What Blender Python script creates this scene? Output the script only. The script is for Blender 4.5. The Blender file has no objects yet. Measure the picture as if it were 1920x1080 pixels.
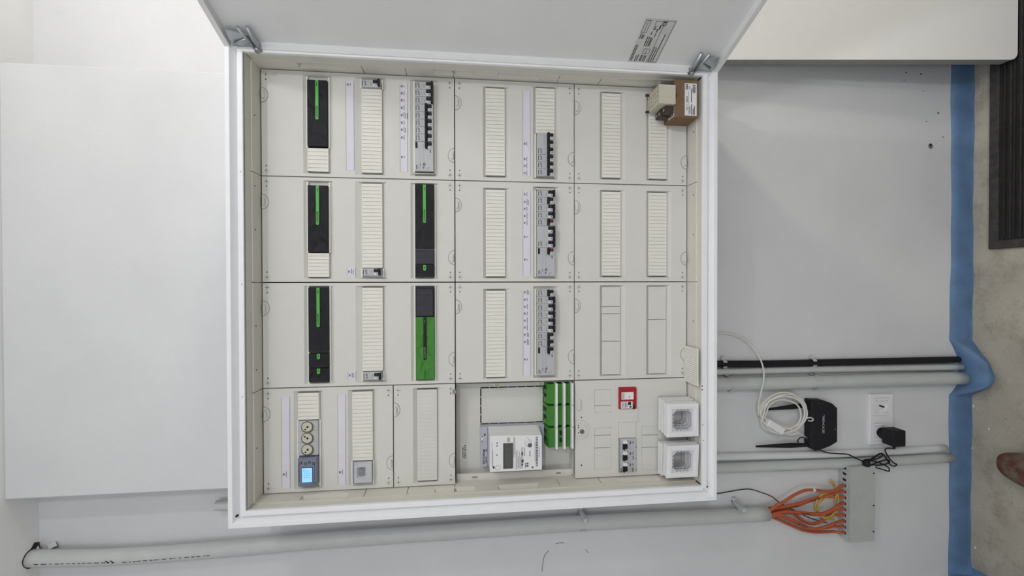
import bpy, bmesh, math, random
from mathutils import Vector, Matrix
random.seed(7)
SC = bpy.context.scene
COL = SC.collection

# Datum: x to the right along the back wall, y into the wall, z up, metres.
# Heights are written relative to the top of the cabinet's cover panels (the
# floor is then at -2.05); T lifts everything so that the floor is at z = 0.
T = 2.05
FLOOR, CEIL, WALL, LEFT = -2.05, 0.588, 0.13, -0.425

# ---------------------------------------------------------------- camera
cd = bpy.data.cameras.new('camera')
cam = bpy.data.objects.new('camera', cd)
COL.objects.link(cam)
cd.sensor_width = 36.0
cd.lens = 15.666
cd.clip_start = 0.01
_pitch, _yaw, _roll = -0.11072, 0.00941, 0.00284
_R = (Matrix.Rotation(_yaw, 3, 'Z') @ Matrix.Rotation(_pitch, 3, 'X') @ Matrix.Rotation(_roll, 3, 'Y'))
# the photographer held the camera turned a quarter: picture right is down
_r, _u, _b = _R @ Vector((0, 0, -1)), _R @ Vector((1, 0, 0)), _R @ Vector((0, -1, 0))
_m = Matrix((_r, _u, _b)).transposed().to_4x4()
_m.translation = Vector((0.4956, -1.1057, -0.468 + T))
cam.matrix_world = _m
SC.camera = cam

# ---------------------------------------------------------------- light
SC.view_settings.view_transform = 'Standard'
SC.view_settings.look = 'None'
SC.view_settings.gamma = 1.0
SC.view_settings.use_curve_mapping = False
SC.view_settings.exposure = -0.22
w = bpy.data.worlds.new('world')
SC.world = w
w.use_nodes = True
w.node_tree.nodes['Background'].inputs['Color'].default_value = (0.96, 0.97, 1.0, 1)
w.node_tree.nodes['Background'].inputs['Strength'].default_value = 0.31


def lamp(name, loc, power, radius, color):
    d = bpy.data.lights.new(name, 'POINT')
    d.energy = power
    d.shadow_soft_size = radius
    d.color = color
    o = bpy.data.objects.new(name, d)
    o.location = (loc[0], loc[1], loc[2] + T)
    COL.objects.link(o)


lamp('ceiling_bulb', (1.40, -2.42, 0.05), 42, 0.08, (1.0, 0.99, 0.985))
lamp('hinge_side_bulb', (1.52, -1.32, 0.34), 16, 0.03, (1.0, 0.99, 0.985))
lamp('cool_fill', (-0.15, -2.70, -0.10), 30, 0.25, (0.88, 0.94, 1.0))  # added cool fill for the left side, not a known lamp of the room
lamp('side_bulb', (2.00, -0.74, -0.10), 25, 0.08, (1.0, 0.95, 0.86))


# ---------------------------------------------------------------- materials
def lin(c):
    return tuple((v / 12.92 if v <= 0.04045 else ((v + 0.055) / 1.055) ** 2.4) for v in (x / 255 for x in c))


MATS = {}


def M(name, rgb, rough=0.5, var=0.05, scale=40.0, bump=0.0, bscale=300.0, metal=0.0, emit=0.0, spec=0.5):
    """A procedural material: base colour varied by noise, optional noise bump."""
    if name in MATS:
        return MATS[name]
    m = bpy.data.materials.new(name)
    m.use_nodes = True
    nt = m.node_tree
    bs = nt.nodes['Principled BSDF']
    tc = nt.nodes.new('ShaderNodeTexCoord')
    nz = nt.nodes.new('ShaderNodeTexNoise')
    nz.inputs['Scale'].default_value = scale
    nz.inputs['Detail'].default_value = 4
    nt.links.new(tc.outputs['Object'], nz.inputs['Vector'])
    cr = nt.nodes.new('ShaderNodeValToRGB')
    c = lin(rgb)
    cr.color_ramp.elements[0].position = 0.3
    cr.color_ramp.elements[1].position = 0.7
    cr.color_ramp.elements[0].color = tuple(v * (1 - var) for v in c) + (1,)
    cr.color_ramp.elements[1].color = tuple(min(1, v * (1 + var)) for v in c) + (1,)
    nt.links.new(nz.outputs['Fac'], cr.inputs['Fac'])
    nt.links.new(cr.outputs['Color'], bs.inputs['Base Color'])
    bs.inputs['Roughness'].default_value = rough
    bs.inputs['Metallic'].default_value = metal
    bs.inputs['Specular IOR Level'].default_value = spec
    if emit:
        nt.links.new(cr.outputs['Color'], bs.inputs['Emission Color'])
        bs.inputs['Emission Strength'].default_value = emit
    if bump:
        n2 = nt.nodes.new('ShaderNodeTexNoise')
        n2.inputs['Scale'].default_value = bscale
        n2.inputs['Detail'].default_value = 3
        nt.links.new(tc.outputs['Object'], n2.inputs['Vector'])
        bp = nt.nodes.new('ShaderNodeBump')
        bp.inputs['Strength'].default_value = bump
        bp.inputs['Distance'].default_value = 0.002
        nt.links.new(n2.outputs['Fac'], bp.inputs['Height'])
        nt.links.new(bp.outputs['Normal'], bs.inputs['Normal'])
    MATS[name] = m
    return m


def mix_stains(m, rgb, scale, lo, hi, amount):
    """Blend stains of another colour over a material's base colour."""
    nt = m.node_tree
    bs = nt.nodes['Principled BSDF']
    src = bs.inputs['Base Color'].links[0].from_socket
    tc = [n for n in nt.nodes if n.type == 'TEX_COORD'][0]
    nz = nt.nodes.new('ShaderNodeTexNoise')
    nz.inputs['Scale'].default_value = scale
    nz.inputs['Detail'].default_value = 6
    nz.inputs['Roughness'].default_value = 0.65
    nt.links.new(tc.outputs['Object'], nz.inputs['Vector'])
    mr = nt.nodes.new('ShaderNodeMapRange')
    mr.inputs['From Min'].default_value = lo
    mr.inputs['From Max'].default_value = hi
    mr.inputs['To Max'].default_value = amount
    nt.links.new(nz.outputs['Fac'], mr.inputs['Value'])
    mx = nt.nodes.new('ShaderNodeMix')
    mx.data_type = 'RGBA'
    nt.links.new(mr.outputs['Result'], mx.inputs['Factor'])
    nt.links.new(src, mx.inputs['A'])
    mx.inputs['B'].default_value = lin(rgb) + (1,)
    nt.links.new(mx.outputs['Result'], bs.inputs['Base Color'])


m_wall = M('wall_paint', (218, 219, 221), 0.85, 0.03, 6, 0.35, 260)
m_ceil = M('ceiling_paint', (242, 242, 241), 0.85, 0.03, 5, 0.3, 220)
m_floor = M('screed', (176, 170, 157), 0.9, 0.10, 9, 0.7, 120)
mix_stains(m_floor, (128, 121, 107), 14, 0.50, 0.75, 0.7)
mix_stains(m_floor, (196, 190, 176), 60, 0.58, 0.72, 0.5)
mix_stains(m_floor, (84, 78, 66), 170, 0.60, 0.72, 0.55)
m_blue = M('blue_membrane', (92, 123, 160), 0.55, 0.14, 22, 0.6, 60)
m_shell = M('white_powder_coat', (243, 244, 247), 0.4, 0.015, 30, 0.06, 900)
m_door = M('door_powder_coat', (228, 229, 229), 0.5, 0.02, 12, 0.10, 700)
m_cream = M('cream_plastic', (217, 216, 211), 0.7, 0.012, 25, 0.05, 800, spec=0.25)
m_creamd = M('cream_liner_plastic', (219, 216, 207), 0.7, 0.015, 25, 0.05, 800)
m_ivory = M('ivory_blanking_plastic', (232, 230, 222), 0.7, 0.015, 40)
m_dark = M('dark_interior', (28, 26, 24), 0.8)
m_ink = M('black_ink', (40, 40, 42), 0.7)
m_inkl = M('grey_ink', (120, 120, 122), 0.7)
m_paper = M('lavender_label_paper', (222, 220, 229), 0.8, 0.02, 30)
m_white = M('white_plastic', (234, 234, 236), 0.4, 0.01)
m_grey = M('grey_device_plastic', (186, 187, 190), 0.5, 0.03, 200)
m_greyd = M('darker_grey_plastic', (140, 142, 147), 0.45, 0.03, 200)
m_black = M('black_plastic', (36, 36, 40), 0.6, 0.10, 60, spec=0.2)
m_tog = M('black_toggle_plastic', (30, 31, 35), 0.5, 0.05, spec=0.25)
m_red = M('red_plastic', (168, 22, 34), 0.4, 0.05)
m_green = M('green_plastic', (66, 130, 50), 0.5, 0.06, 60, spec=0.3)
m_greens = M('bright_green_strip', (80, 172, 72), 0.5, 0.04)
m_slate = M('slate_plastic', (62, 62, 70), 0.6, 0.06, 80, spec=0.2)
m_zinc = M('zinc_steel', (176, 182, 186), 0.35, 0.08, 80, metal=0.85)
m_pvc = M('grey_pvc', (196, 199, 198), 0.42, 0.03, 30)
m_orange = M('orange_cable_sheath', (182, 90, 56), 0.5, 0.06, 80)
m_yellow = M('yellow_cable_sheath', (196, 166, 78), 0.5, 0.06, 80)
m_rubber = M('black_rubber', (30, 29, 29), 0.85, 0.25, 30, 0.4, 200)
m_rubl = M('dusty_rubber', (60, 58, 57), 0.9, 0.3, 60)
m_card = M('cardboard', (124, 98, 74), 0.85, 0.05, 60, 0.1, 400)
m_brown = M('brown_bakelite', (66, 54, 44), 0.6, 0.10, 120)
m_beige = M('beige_plastic', (204, 199, 182), 0.5, 0.02)
m_galv = M('grey_painted_steel', (184, 187, 185), 0.55, 0.04, 40, 0.05, 500)
m_board = M('white_laminate', (246, 245, 241), 0.45, 0.01)
m_edge = M('grey_board_edge', (150, 149, 144), 0.7, 0.05)
m_boot = M('reddish_brown_leather', (100, 60, 50), 0.8, 0.35, 40, 0.3, 120)
mix_stains(m_boot, (122, 112, 98), 22, 0.45, 0.65, 0.8)
m_sole = M('pale_grey_sole', (146, 146, 132), 0.8, 0.15, 60)
m_lcd = M('grey_lcd', (84, 86, 80), 0.25, 0.06, 90)
m_lit = M('lit_blue_screen', (140, 200, 250), 0.4, 0.02, emit=0.75)
m_digit = M('pale_blue_digits', (96, 160, 226), 0.4, 0.02, emit=0.5)
m_cable = M('white_cable', (224, 223, 216), 0.5, 0.03)


# ---------------------------------------------------------------- mesh builder
class MB:
    def __init__(s):
        s.v, s.f, s.mi, s.sm = [], [], [], []

    def add(s, vs, fs, mi=0, smooth=False):
        b = len(s.v)
        s.v += [tuple(p) for p in vs]
        for f in fs:
            s.f.append([b + i for i in f])
            s.mi.append(mi)
            s.sm.append(smooth)
        return s

    def frombm(s, bm, mi=0, smooth=False, mat=None):
        bm.verts.ensure_lookup_table()
        bm.verts.index_update()
        vs = [(mat @ v.co if mat else v.co.copy()) for v in bm.verts]
        s.add(vs, [[v.index for v in f.verts] for f in bm.faces], mi, smooth)
        bm.free()
        return s

    def box(s, x0, x1, y0, y1, z0, z1, bev=0.0, mi=0, mat=None, seg=1):
        bm = bmesh.new()
        bmesh.ops.create_cube(bm, size=1.0)
        for v in bm.verts:
            v.co = Vector((x0 + (v.co.x + .5) * (x1 - x0), y0 + (v.co.y + .5) * (y1 - y0), z0 + (v.co.z + .5) * (z1 - z0)))
        if bev:
            bmesh.ops.bevel(bm, geom=bm.edges[:], offset=bev, segments=seg, affect='EDGES', profile=0.5)
        bmesh.ops.recalc_face_normals(bm, faces=bm.faces[:])
        return s.frombm(bm, mi, False, mat)

    def rect(s, x0, x1, y, z0, z1, mi=1):
        """A flat print, facing the viewer's side of the wall."""
        return s.add([(x0, y, z0), (x1, y, z0), (x1, y, z1), (x0, y, z1)], [(0, 1, 2, 3)], mi)

    def prism(s, poly, y0, y1, bev=0.0, mi=0, mat=None):
        """A polygon in x,z pushed from y0 (front) to y1."""
        bm = bmesh.new()
        vs = [bm.verts.new((x, y1, z)) for x, z in poly]
        f = bm.faces.new(vs)
        r = bmesh.ops.extrude_face_region(bm, geom=[f])
        nv = [e for e in r['geom'] if isinstance(e, bmesh.types.BMVert)]
        for v in nv:
            v.co.y = y0
        if bev:
            es = [e for e in bm.edges if all(abs(v.co.y - y0) < 1e-7 for v in e.verts)]
            bmesh.ops.bevel(bm, geom=es, offset=bev, segments=2, affect='EDGES', profile=0.5)
        bmesh.ops.recalc_face_normals(bm, faces=bm.faces[:])
        return s.frombm(bm, mi, False, mat)

    def cyl(s, p0, p1, r0, r1=None, n=16, mi=0, cap=True, smooth=True):
        r1 = r0 if r1 is None else r1
        p0, p1 = Vector(p0), Vector(p1)
        d = (p1 - p0).normalized()
        a = d.orthogonal().normalized()
        b = d.cross(a)
        vs = []
        for p, r in ((p0, r0), (p1, r1)):
            for i in range(n):
                t = 2 * math.pi * i / n
                vs.append(p + (a * math.cos(t) + b * math.sin(t)) * r)
        s.add(vs, [(i, (i + 1) % n, n + (i + 1) % n, n + i) for i in range(n)], mi, smooth)
        if cap:
            k = len(s.v) - 2 * n
            s.f += [[k + i for i in reversed(range(n))], [k + n + i for i in range(n)]]
            s.mi += [mi, mi]
            s.sm += [False, False]
        return s

    def tube(s, pts, r, n=8, mi=0, sub=5, rfun=None):
        """A round tube along a smooth curve through the points."""
        P = [Vector(p) for p in pts]
        path = []
        if sub <= 1 or len(P) < 3:
            path = P
        else:
            Q = [P[0] * 2 - P[1]] + P + [P[-1] * 2 - P[-2]]
            for i in range(1, len(Q) - 2):
                a, b, c, d = Q[i - 1:i + 3]
                for k in range(sub):
                    t = k / sub
                    path.append(0.5 * ((2 * b) + (c - a) * t + (2 * a - 5 * b + 4 * c - d) * t * t + (3 * b - a - 3 * c + d) * t ** 3))
            path.append(P[-1])
        L = len(path)
        nrm = None
        vs = []
        for i, p in enumerate(path):
            d = (path[min(i + 1, L - 1)] - path[max(i - 1, 0)]).normalized()
            if nrm is None:
                nrm = d.orthogonal().normalized()
            nrm = (nrm - d * nrm.dot(d))
            nrm = nrm.normalized() if nrm.length > 1e-9 else d.orthogonal().normalized()
            bn = d.cross(nrm)
            rr = rfun(i / max(1, L - 1), i) if rfun else r
            for k in range(n):
                t = 2 * math.pi * k / n
                vs.append(p + (nrm * math.cos(t) + bn * math.sin(t)) * rr)
        fs = [(i * n + k, i * n + (k + 1) % n, (i + 1) * n + (k + 1) % n, (i + 1) * n + k) for i in range(L - 1) for k in range(n)]
        s.add(vs, fs, mi, True)
        k = len(s.v) - L * n
        s.f += [[k + i for i in reversed(range(n))], [k + (L - 1) * n + i for i in range(n)]]
        s.mi += [mi, mi]
        s.sm += [False, False]
        return s

    def disc(s, c, r, ydir=-1, n=16, mi=0, rz=None, a0=0.0, a1=2 * math.pi):
        full = abs(a1 - a0 - 2 * math.pi) < 1e-6
        k = n if full else n + 1
        vs = [(c[0] + r * math.cos(a0 + (a1 - a0) * i / n), c[1], c[2] + (rz or r) * math.sin(a0 + (a1 - a0) * i / n)) for i in range(k)]
        return s.add(vs, [list(range(k))], mi)

    def plate(s, fn, u0, u1, v0, v1, pockets=(), mi=0, thick=0.0):
        """A plate with recessed pockets. fn(u, v, depth) gives the point.
        pocket: (u0, u1, v0, v1, bevel, depth, floor?)"""
        us = sorted({u0, u1} | {p[i] for p in pockets for i in (0, 1)})
        vs_ = sorted({v0, v1} | {p[i] for p in pockets for i in (2, 3)})
        for a, b in zip(us, us[1:]):
            for c, d in zip(vs_, vs_[1:]):
                mu, mv = (a + b) / 2, (c + d) / 2
                if any(p[0] < mu < p[1] and p[2] < mv < p[3] for p in pockets):
                    continue
                s.add([fn(a, c, 0), fn(b, c, 0), fn(b, d, 0), fn(a, d, 0)], [(0, 1, 2, 3)], mi)
        for p in pockets:
            bl, br, bb, bt = p[4] if isinstance(p[4], tuple) else (p[4],) * 4
            o = [(p[0], p[2]), (p[1], p[2]), (p[1], p[3]), (p[0], p[3])]
            i_ = [(p[0] + bl, p[2] + bb), (p[1] - br, p[2] + bb), (p[1] - br, p[3] - bt), (p[0] + bl, p[3] - bt)]
            q = [fn(x, y, 0) for x, y in o] + [fn(x, y, p[5]) for x, y in i_]
            s.add(q, [(0, 1, 5, 4), (1, 2, 6, 5), (2, 3, 7, 6), (3, 0, 4, 7)] + ([(4, 5, 6, 7)] if p[6] else []), mi)
        if thick:
            o = [(u0, v0), (u1, v0), (u1, v1), (u0, v1)]
            q = [fn(x, y, 0) for x, y in o] + [fn(x, y, thick) for x, y in o]
            s.add(q, [(0, 1, 5, 4), (1, 2, 6, 5), (2, 3, 7, 6), (3, 0, 4, 7)], mi)
        return s

    def frame(s, x0, x1, z0, z1, prof, mi=0):
        """A profile of (outward offset, y) swept round a rectangle, mitred."""
        n = len(prof)
        vs = []
        for sx, sz in ((0, 0), (1, 0), (1, 1), (0, 1)):
            for o, y in prof:
                vs.append(((x1 + o) if sx else (x0 - o), y, (z1 + o) if sz else (z0 - o)))
        fs = []
        for c in range(4):
            d = (c + 1) % 4
            for i in range(n - 1):
                fs.append((c * n + i, d * n + i, d * n + i + 1, c * n + i + 1))
        return s.add(vs, fs, mi)

    def text(s, txt, size, pos, u=(1, 0, 0), v=(0, 0, 1), mi=1, align='CENTER', squeeze=1.0, bold=0.022):
        cu = bpy.data.curves.new('t', 'FONT')
        cu.body = txt
        cu.size = size
        cu.align_x = align
        cu.align_y = 'CENTER'
        cu.resolution_u = 2
        cu.offset = bold * size
        ob = bpy.data.objects.new('t', cu)
        me = ob.to_mesh()
        u, v, p = Vector(u), Vector(v), Vector(pos)
        s.add([p + u * q.co.x * squeeze + v * q.co.y for q in me.vertices], [list(f.vertices) for f in me.polygons], mi)
        ob.to_mesh_clear()
        bpy.data.objects.remove(ob)
        bpy.data.curves.remove(cu)
        return s

    def build(s, name, mats, parent=None, origin=None):
        if not isinstance(mats, (list, tuple)):
            mats = [mats]
        if parent is not None:
            og = Vector(parent['og'])
        elif origin is not None:
            og = Vector(origin)
        else:
            xs = list(zip(*s.v))
            og = Vector(((min(xs[0]) + max(xs[0])) / 2, (min(xs[1]) + max(xs[1])) / 2, min(xs[2])))
        me = bpy.data.meshes.new(name)
        me.from_pydata([(p[0] - og[0], p[1] - og[1], p[2] - og[2]) for p in s.v], [], s.f)
        for m in mats:
            me.materials.append(m)
        me.polygons.foreach_set('material_index', [min(i, len(mats) - 1) for i in s.mi])
        me.polygons.foreach_set('use_smooth', s.sm)
        bm = bmesh.new()
        bm.from_mesh(me)
        bmesh.ops.remove_doubles(bm, verts=bm.verts, dist=1e-6)
        bm.to_mesh(me)
        bm.free()
        me.update()
        o = bpy.data.objects.new(name, me)
        COL.objects.link(o)
        o['og'] = tuple(og)
        if parent is not None:
            o.parent = parent
        else:
            o.location = (og[0], og[1], og[2] + T)
        return o


def tag(o, label=None, cat=None, group=None, kind=None):
    if label:
        o['label'] = label
    if cat:
        o['category'] = cat
    if group:
        o['group'] = group
    if kind:
        o['kind'] = kind
    return o


def thing(name, label, cat, loc, group=None):
    o = bpy.data.objects.new(name, None)
    o.empty_display_size = 0.02
    COL.objects.link(o)
    o['og'] = tuple(loc)
    o.location = (loc[0], loc[1], loc[2] + T)
    return tag(o, label, cat, group)


def copy_thing(root, loc, label, group=None):
    """A copy of a thing, its parts and their sub-parts, sharing mesh data."""
    def rec(o, parent):
        c = o.copy()
        COL.objects.link(c)
        c.parent = parent
        for ch in o.children:
            rec(ch, c)
        return c
    c = rec(root, None)
    c.location = (loc[0], loc[1], loc[2] + T)
    c['og'] = tuple(loc)
    c['label'] = label
    if group:
        c['group'] = group
    return c


def copy_part(o, parent, off):
    c = o.copy()
    COL.objects.link(c)
    c.parent = parent
    c.location = off
    return c


def ordinal(i):
    return ('first', 'second', 'third', 'fourth', 'fifth', 'sixth', 'seventh', 'eighth', 'ninth')[i]


# ================================================================ the setting
mb = MB()
mb.box(LEFT - 0.1, 3.4, WALL, WALL + 0.12, FLOOR - 0.1, CEIL + 0.1)
wall = tag(mb.build('wall_back', m_wall), kind='structure')
hb = MB()
hb.cyl((0.9208, 0.1298, -1.9141), tuple(a + b for a, b in zip((0.9208, 0.1298, -1.9141), (0, -.0012, 0))), .0085, .007, 9, 0)
hb.cyl(tuple(a + b for a, b in zip((0.9241, 0.1298, -1.9122), (0, -.0010, 0))), tuple(a + b for a, b in zip((0.9241, 0.1298, -1.9122), (0, -.0016, 0))), .0048, .0042, 7, 1)
for c, r in (((1.1441, 0.1300, -1.8277), .0025), ((1.1417, 0.1300, -1.8793), .003), ((1.0242, 0.1300, -1.9396), .003), ((0.9962, 0.1300, -1.8989), .002), ((1.1192, 0.1300, -1.8206), .0015), ((1.0895, 0.1300, -1.8871), .0018), ((0.9504, 0.1300, -1.9570), .002)):
    hb.cyl(c, (c[0], c[1] - .0008, c[2]), r, r * .8, 6, 1)
hb.build('nail_hole', [M('bare_plaster', (120, 116, 112), 0.9), m_dark], wall)
cr = MB()
for pts in ([(-0.2422, 0.1297, -0.7288), (-0.2398, 0.1297, -0.7380), (-0.2408, 0.1297, -0.7535)], [(-0.2605, 0.1297, -0.7073), (-0.2734, 0.1297, -0.6965), (-0.2928, 0.1297, -0.6919), (-0.3184, 0.1297, -0.6888)], [(-0.2633, 0.1297, -0.8156), (-0.2746, 0.1297, -0.8234)]):
    cr.tube(pts, .0009, 4, 0, 3)
cr.build('hairline_crack', m_inkl, wall)

mb = MB()
mb.box(LEFT - 0.1, LEFT, -2.2, WALL, FLOOR - 0.1, CEIL + 0.1)
tag(mb.build('wall_left', m_wall), kind='structure')
mb = MB()
mb.box(LEFT - 0.1, 3.4, -3.4, WALL + 0.1, CEIL, CEIL + 0.12)
ceil = tag(mb.build('ceiling', m_ceil), kind='structure')
mb = MB()
mb.box(LEFT - 0.1, 3.4, -3.4, WALL + 0.1, FLOOR - 0.12, FLOOR)
floor = tag(mb.build('floor', m_floor), kind='structure')

# plastered boxing above the cabinet, up to the ceiling
mb = MB()
mb.box(-0.003, 1.007, 0.045, WALL, 0.037, CEIL, 0.003)
tag(mb.build('trim_1', m_wall), kind='structure')

# blue waterproofing membrane along the foot of the wall, swelling out over the pipes
mb = MB()
N = 260
rows = []
for i in range(N + 1):
    x = LEFT + 0.004 + (2.2 - LEFT) * i / N
    h = .064 + .0025 * math.sin(x * 7) + .001 * math.sin(x * 31)
    foot = .013 + .002 * math.sin(x * 13 + 1) + .0015 * math.sin(x * 41)
    # the swelling
    k = 0.0
    if .130 < x < .345:
        t = (x - .212) / (.068 if x < .212 else .105)
        k = max(0.0, 1 - abs(t)) ** 0.85
    # the corner, turning towards the viewer
    e = max(0.0, 1 - (x - LEFT) / .05) ** 2
    top = (x, WALL - .0035 - .072 * min(1, k * 1.6), FLOOR + h - .036 * min(1, k * 1.5))
    bot = (x, WALL - .004 - foot * .6 - .062 * k - .03 * e, FLOOR + .003)
    mid1 = (x, WALL - .005 - .070 * min(1, k * 1.6) - .002, FLOOR + h * .62 - .016 * k)
    mid2 = (x, (top[1] * .45 + bot[1] * .55) - .006 - .008 * k, FLOOR + .013 + .006 * k)
    rows.append([(x, WALL + .002, FLOOR + h + .0005 - .036 * min(1, k * 1.5)), top, mid1, mid2, bot, (x, bot[1] - .003, FLOOR - .002)])
vs = [q for r in rows for q in r]
mb.add(vs, [(i * 6 + j, i * 6 + j + 1, (i + 1) * 6 + j + 1, (i + 1) * 6 + j) for i in range(N) for j in range(5)], 0, True)
mb.build('baseboard_back', m_blue, origin=(0.8, WALL, FLOOR))
tag(bpy.data.objects['baseboard_back'], kind='structure')
mb = MB()
rows = []
for i in range(25):
    y = WALL - .004 - 1.2 * i / 24
    h = .062 + .005 * math.sin(y * 11)
    rows.append([(LEFT - .002, y, FLOOR + h + .0005), (LEFT + .0035, y, FLOOR + h), (LEFT + .006, y, FLOOR + h * .5), (LEFT + .016, y, FLOOR + .008), (LEFT + .030, y, FLOOR + .002), (LEFT + .034, y, FLOOR - .002)])
vs = [q for r in rows for q in r]
mb.add(vs, [(i * 6 + j, i * 6 + j + 1, (i + 1) * 6 + j + 1, (i + 1) * 6 + j) for i in range(24) for j in range(5)], 0, True)
tag(mb.build('baseboard_left', m_blue), kind='structure')

# ================================================================ the cabinet
CAB = thing('distribution_cabinet', 'large white wall-mounted electrical distribution cabinet with its door swung open', 'electrical cabinet', (0.5, 0.0, -1.088))
OX0, OX1, OZ0, OZ1 = -0.002, 1.002, -1.0525, 0.006       # the opening behind the frame
FX0, FX1, FZ0, FZ1 = -0.037, 1.037, -1.088, 0.037        # outside of the shell

mb = MB()   # sheet steel shell: four sides and a back
mb.box(FX0, FX0 + .002, -.073, WALL, FZ0, FZ1)
mb.box(FX1 - .002, FX1, -.073, WALL, FZ0, FZ1)
mb.box(FX0, FX1, -.073, WALL, FZ1 - .002, FZ1)
mb.box(FX0, FX1, -.073, WALL, FZ0, FZ0 + .002)
mb.box(FX0, FX1, WALL - .003, WALL - .001, FZ0, FZ1, mi=1)
mb.build('shell', [m_shell, m_dark], CAB)
mb = MB()   # stepped front frame
mb.frame(OX0, OX1, OZ0, OZ1, [(.034, -.070), (.0345, -.0785), (.0335, -.080), (.0250, -.080), (.0242, -.0792), (.0140, -.0630), (.0122, -.0630), (.0115, -.0738), (.0105, -.0745), (.0008, -.0745), (0, -.0737), (0, -.066)])
mb.build('front_frame', m_shell, CAB)
# little bolt holes on the frame
for c, r, back in (((-0.0122, -0.0750, 0.0251), .0024, .012), ((-0.0042, -0.0750, -1.0642), .0020, .012), ((-0.0092, -0.0747, -1.0561), .0012, .002), ((0.2442, -0.0747, -1.0514), .0012, .002), ((0.2351, -0.0747, -1.0514), .0012, .002),
                   ((0.1486, -0.0747, -1.0530), .0010, .002), ((0.1105, -0.0747, -1.0545), .0010, .002), ((0.7405, -0.0747, 0.0111), .0010, .002), ((0.4957, -0.0747, 0.0106), .0010, .002), ((0.2498, -0.0747, 0.0113), .0010, .002)):
    mb = MB()
    mb.cyl(c, (c[0], c[1] + back, c[2]), r, r, 10)
    mb.build('frame_hole', m_dark, CAB)

# cream liner: four reveals, each with a step; pockets moulded into the side ones
PK = [(-.196, -.092), (-.498, -.400), (-.655, -.553), (-.965, -.855)]
for nm, xs, sg in (('liner_left', 0.0, 1), ('liner_right', 1.0, -1)):
    mb = MB()
    pk = [(a, b, -.036, -.012, (.008, .008, .003, .010), .013, True) for a, b in PK]
    nt = [(z, z + .0025, -.036, .004, (0, 0, 0, 0), .003, True) for z in (-.2375, -.337, -.449, -.706, -.812, -1.018)]
    mb.plate(lambda u, v, d, xs=xs, sg=sg: (xs - sg * (d + .0012), v, u), OZ0, OZ1, -.042, .032, pk + nt)
    mb.plate(lambda u, v, d, xs=xs, sg=sg: (xs - sg * (.0042 + d), v, u), OZ0, OZ1, -.070, -.042)
    mb.plate(lambda u, v, d, xs=xs, sg=sg: (xs - sg * (.0012 + .003 * v), -.042, u), OZ0, OZ1, 0, 1)
    mb.build(nm, m_creamd, CAB)
for nm, zs, sg in (('liner_top', 0.0, -1), ('liner_bottom', -1.0505, 1)):
    mb = MB()
    nt = [(x - .001, x + .001, -.042, .006, (0, 0, 0, 0), .003, True) for x in (.25, .5, .75)]
    mb.plate(lambda u, v, d, zs=zs, sg=sg: (u, v, zs - sg * (d + .0012)), OX0, OX1, -.042, .032, nt)
    mb.plate(lambda u, v, d, zs=zs, sg=sg: (u, v, zs - sg * (.0042 + d)), OX0, OX1, -.070, -.042)
    mb.plate(lambda u, v, d, zs=zs, sg=sg: (u, -.042, zs - sg * (.0012 + .003 * v)), OX0, OX1, 0, 1)
    for x in (.12, .30, .40, .62, .72, .88):
        mb.cyl((x, -.030, zs - sg * .0012), (x, -.030, zs - sg * .0008), .002, .002, 8, 1)
    mb.build(nm, [m_creamd, m_dark], CAB)

# ---------------------------------------------------------------- cover panels
G = 0.0012            # half the gap between neighbouring panels


def cut(full, gaps):
    """What is left of an interval once the devices' intervals are taken out."""
    out = [full]
    for a, b in gaps:
        nxt = []
        for c, d in out:
            if b <= c or a >= d:
                nxt.append((c, d))
            else:
                if a > c + .004:
                    nxt.append((c, a))
                if b < d - .004:
                    nxt.append((b, d))
        out = nxt
    return out


def ribbed(mb, x0, x1, z0, z1, y, pitch=.009, groove=.0019, deep=.0018, th=.004):
    """A blanking strip: a row of snap-off ribs with grooves between them."""
    n = max(1, round((x1 - x0) / pitch))
    p = (x1 - x0) / n
    xs = []
    for i in range(n):
        a, b = x0 + i * p, x0 + (i + 1) * p
        xs += [(a + groove / 2 if i else a, 0), (b - groove / 2 if i < n - 1 else b, 0)]
        if i < n - 1:
            xs += [(b - groove / 2, deep), (b + groove / 2, deep)]
    vs = []
    for x, d in xs:
        vs += [(x, y + d, z0 + .002), (x, y + d, z1 - .002)]
    mb.add(vs, [(2 * i, 2 * i + 2, 2 * i + 3, 2 * i + 1) for i in range(len(xs) - 1)])
    # smooth borders above and below, and the edges
    mb.box(x0, x1, y, y + th, z0, z0 + .002)
    mb.box(x0, x1, y, y + th, z1 - .002, z1)
    mb.box(x0, x0 + .0012, y, y + th, z0, z1)
    mb.box(x1 - .0012, x1, y, y + th, z0, z1)


_proto = {}


def corner_screw(parent, x, z, sx):
    """Quarter-turn screw with a cross slot; sx says on which side its key mark sits."""
    k = 'screw%d' % sx
    if k not in _proto:
        b = MB()
        b.cyl((x, .0005, z), (x, -.0009, z), .0072, .0069, 18, 0)
        b.box(x - .0046, x + .0046, -.0011, -.0006, z - .0006, z + .0006, mi=1)
        b.box(x - .0006, x + .0006, -.0011, -.0006, z - .0046, z + .0046, mi=1)
        b.box(x + sx * .0115 - .0013, x + sx * .0115 + .0013, -.0006, .0002, z - .0012, z + .0012, mi=2)
        _proto[k] = (b.build('screw', [m_cream, m_inkl, m_ink], parent), x, z)
        return
    o, ox, oz = _proto[k]
    copy_part(o, parent, (x - ox, 0, z - oz))


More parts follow.
